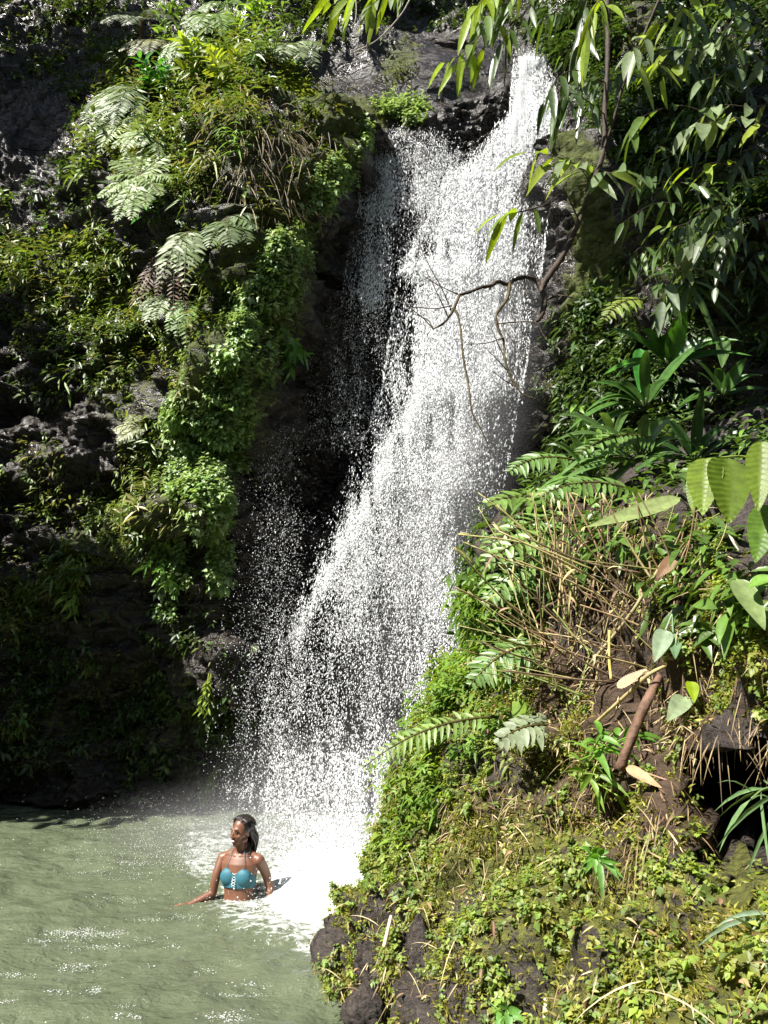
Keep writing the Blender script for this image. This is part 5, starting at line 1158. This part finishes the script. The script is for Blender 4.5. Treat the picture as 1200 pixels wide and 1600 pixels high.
    # face features
    for sx in (-1, 1):
        m = MB(); Vv, f = uvs((sx * .027, -.0795, .004), (.0105, .007, .0032), 10); m.add(H(Vv), [f], (0.02, 0.012, 0.01)); o = m.build('eye', M['hair'], None); o.parent = e
        m = MB(); tube(m, spline([H((sx * .012, -.090, .024)), H((sx * .028, -.089, .030)), H((sx * .045, -.078, .025))]), [.0018, .0024, .0012], (0.03, 0.018, 0.013), 6); o = m.build('eyebrow', M['hair'], None); o.parent = e
    m = MB(); Vv, f = uvs((0, -.0955, -.0575), (.021, .0075, .0062), 10); m.add(H(Vv), [f], (0.8, 0.77, 0.7)); o = m.build('teeth', M['skin'], None); o.parent = e
    # hair: cap and braids
    m = MB(); Vv, f = uvs((0, .025, .030), (.081, .099, .088), 30); Vv = Vv * [1, 1, 1]
    fc_ = Vv[f].mean(1); keep = ~((fc_[:, 1] < -.030 - .25 * (fc_[:, 2] - .05) + 0 * fc_[:, 0]) & (fc_[:, 2] < .094)) & ~((fc_[:, 2] < -.005) & (fc_[:, 1] < .025))
    Vv = Vv + nrm(Vv) * (.003 * np.sin(np.arctan2(Vv[:, 0], Vv[:, 2] + .2) * 60))[:, None]
    m.add(H(Vv), [f[keep]], (0.018, 0.013, 0.011))
    for k in range(80):
        a = rng.uniform(-1.2, 1.5); zz = rng.uniform(-.02, .05); s0 = H((.072 * math.sin(a) * 1.04, .022 + .092 * math.cos(a) * .95, zz))
        lay = rng.uniform(-1, 1); end = np.array([.050 + .045 * lay + rng.uniform(-.008, .008), .055 + rng.uniform(-.02, .03), rng.uniform(1.30, 1.40)])
        midp = (s0 + end) / 2 + np.array([.034, .03, .015])
        P = spline([H((.05 * math.sin(a), .03 + .06 * math.cos(a), .09)), s0, midp, end], 8)
        tube(m, P, [.005, .0085, .0085, .007, .004], (0.02, 0.014, 0.012), 7, .15)
    for dx in (0, .012):
        P = spline([np.array([.062, -.01, 1.50]), np.array([.070 + dx, -.045, 1.42]), np.array([.068 + dx, -.075, 1.34])], 14); tube(m, P, [.008, .008, .006, .003], (0.025, 0.017, 0.013), 7, .3)
    for k in range(70):     # laid back strands over the crown
        a = rng.uniform(-1.25, 1.25); P = []
        for t in np.linspace(0, 1, 9):
            ph_ = -0.62 + 2.1 * t; x = .078 * math.sin(a) * math.cos(ph_ * .3); P.append(H((x, .022 + .096 * math.sin(ph_) * math.cos(a * .55), .028 + .087 * math.cos(ph_) * math.cos(a * .72))))
        tube(m, np.array(P), [.0035, .0045, .0045], (0.022, 0.016, 0.013), 5, .15)
    o = m.build('hair', M['hair'], None); o.parent = e
    # bikini top cut from the torso's own shape
    m = MB(); torso(m); to, TV = remesh(m, 'bikini_top', .004, 4, e, M['cloth'])
    me = to.data; nf = len(me.polygons); L = np.empty(len(me.loops), np.int32); me.loops.foreach_get('vertex_index', L)
    Fq = L.reshape(-1, 4); tv = TV @ TY; cN_ = vnormals(TV, Fq, len(TV)); c = tv[Fq].mean(1); ax = np.abs(c[:, 0])
    top = 1.332 - 1.0 * np.sqrt((ax - .072) ** 2 + .0002) - 8 * np.maximum(ax - .11, 0) ** 2; top = np.maximum(top, np.where((ax < .1), 1.275, 0))
    front = c[:, 1] < -.005; keep = (c[:, 2] > 1.175) & (c[:, 2] < np.where(front, np.maximum(top, 1.20), 1.20))
    keep &= ~((ax < .007) & (c[:, 2] > 1.20) & front)
    # make it sit just outside the skin
    nv = TV + cN_ * .0055; m2 = MB(); m2.add(nv, [Fq[keep]], (0.028, 0.125, 0.165)); bpy.data.objects.remove(to)
    bt = m2.build('bikini_top', M['cloth'], None); bt.parent = e; sd_ = bt.modifiers.new('thickness', 'SOLIDIFY'); sd_.thickness = .003; sd_.offset = 1
    for sx in (-1, 1):
        m = MB(); tube(m, spline([T((sx * .072, -.098, 1.325)), T((sx * .070, -.082, 1.37)), T((sx * .055, -.052, 1.42)), T((sx * .052, 0.0, 1.445)), T((sx * .03, .055, 1.45))]), .0024, (0.028, 0.125, 0.165), 6); o = m.build('strap', M['cloth'], None); o.parent = bt
    m = MB()
    for k in range(5):
        z = 1.190 + k * .019; y = -.114 + .004 * k
        for sx in (-1, 1): tube(m, spline([T((-sx * .017, y, z)), T((0, y - .004, z + .009)), T((sx * .017, y, z + .018))], 4), .0024, (0.5, 0.6, 0.6), 5)
    o = m.build('lace', M['cloth'], None); o.parent = bt
    m = MB(); torso2 = None
    return e, w0
PERSON, PW = person()
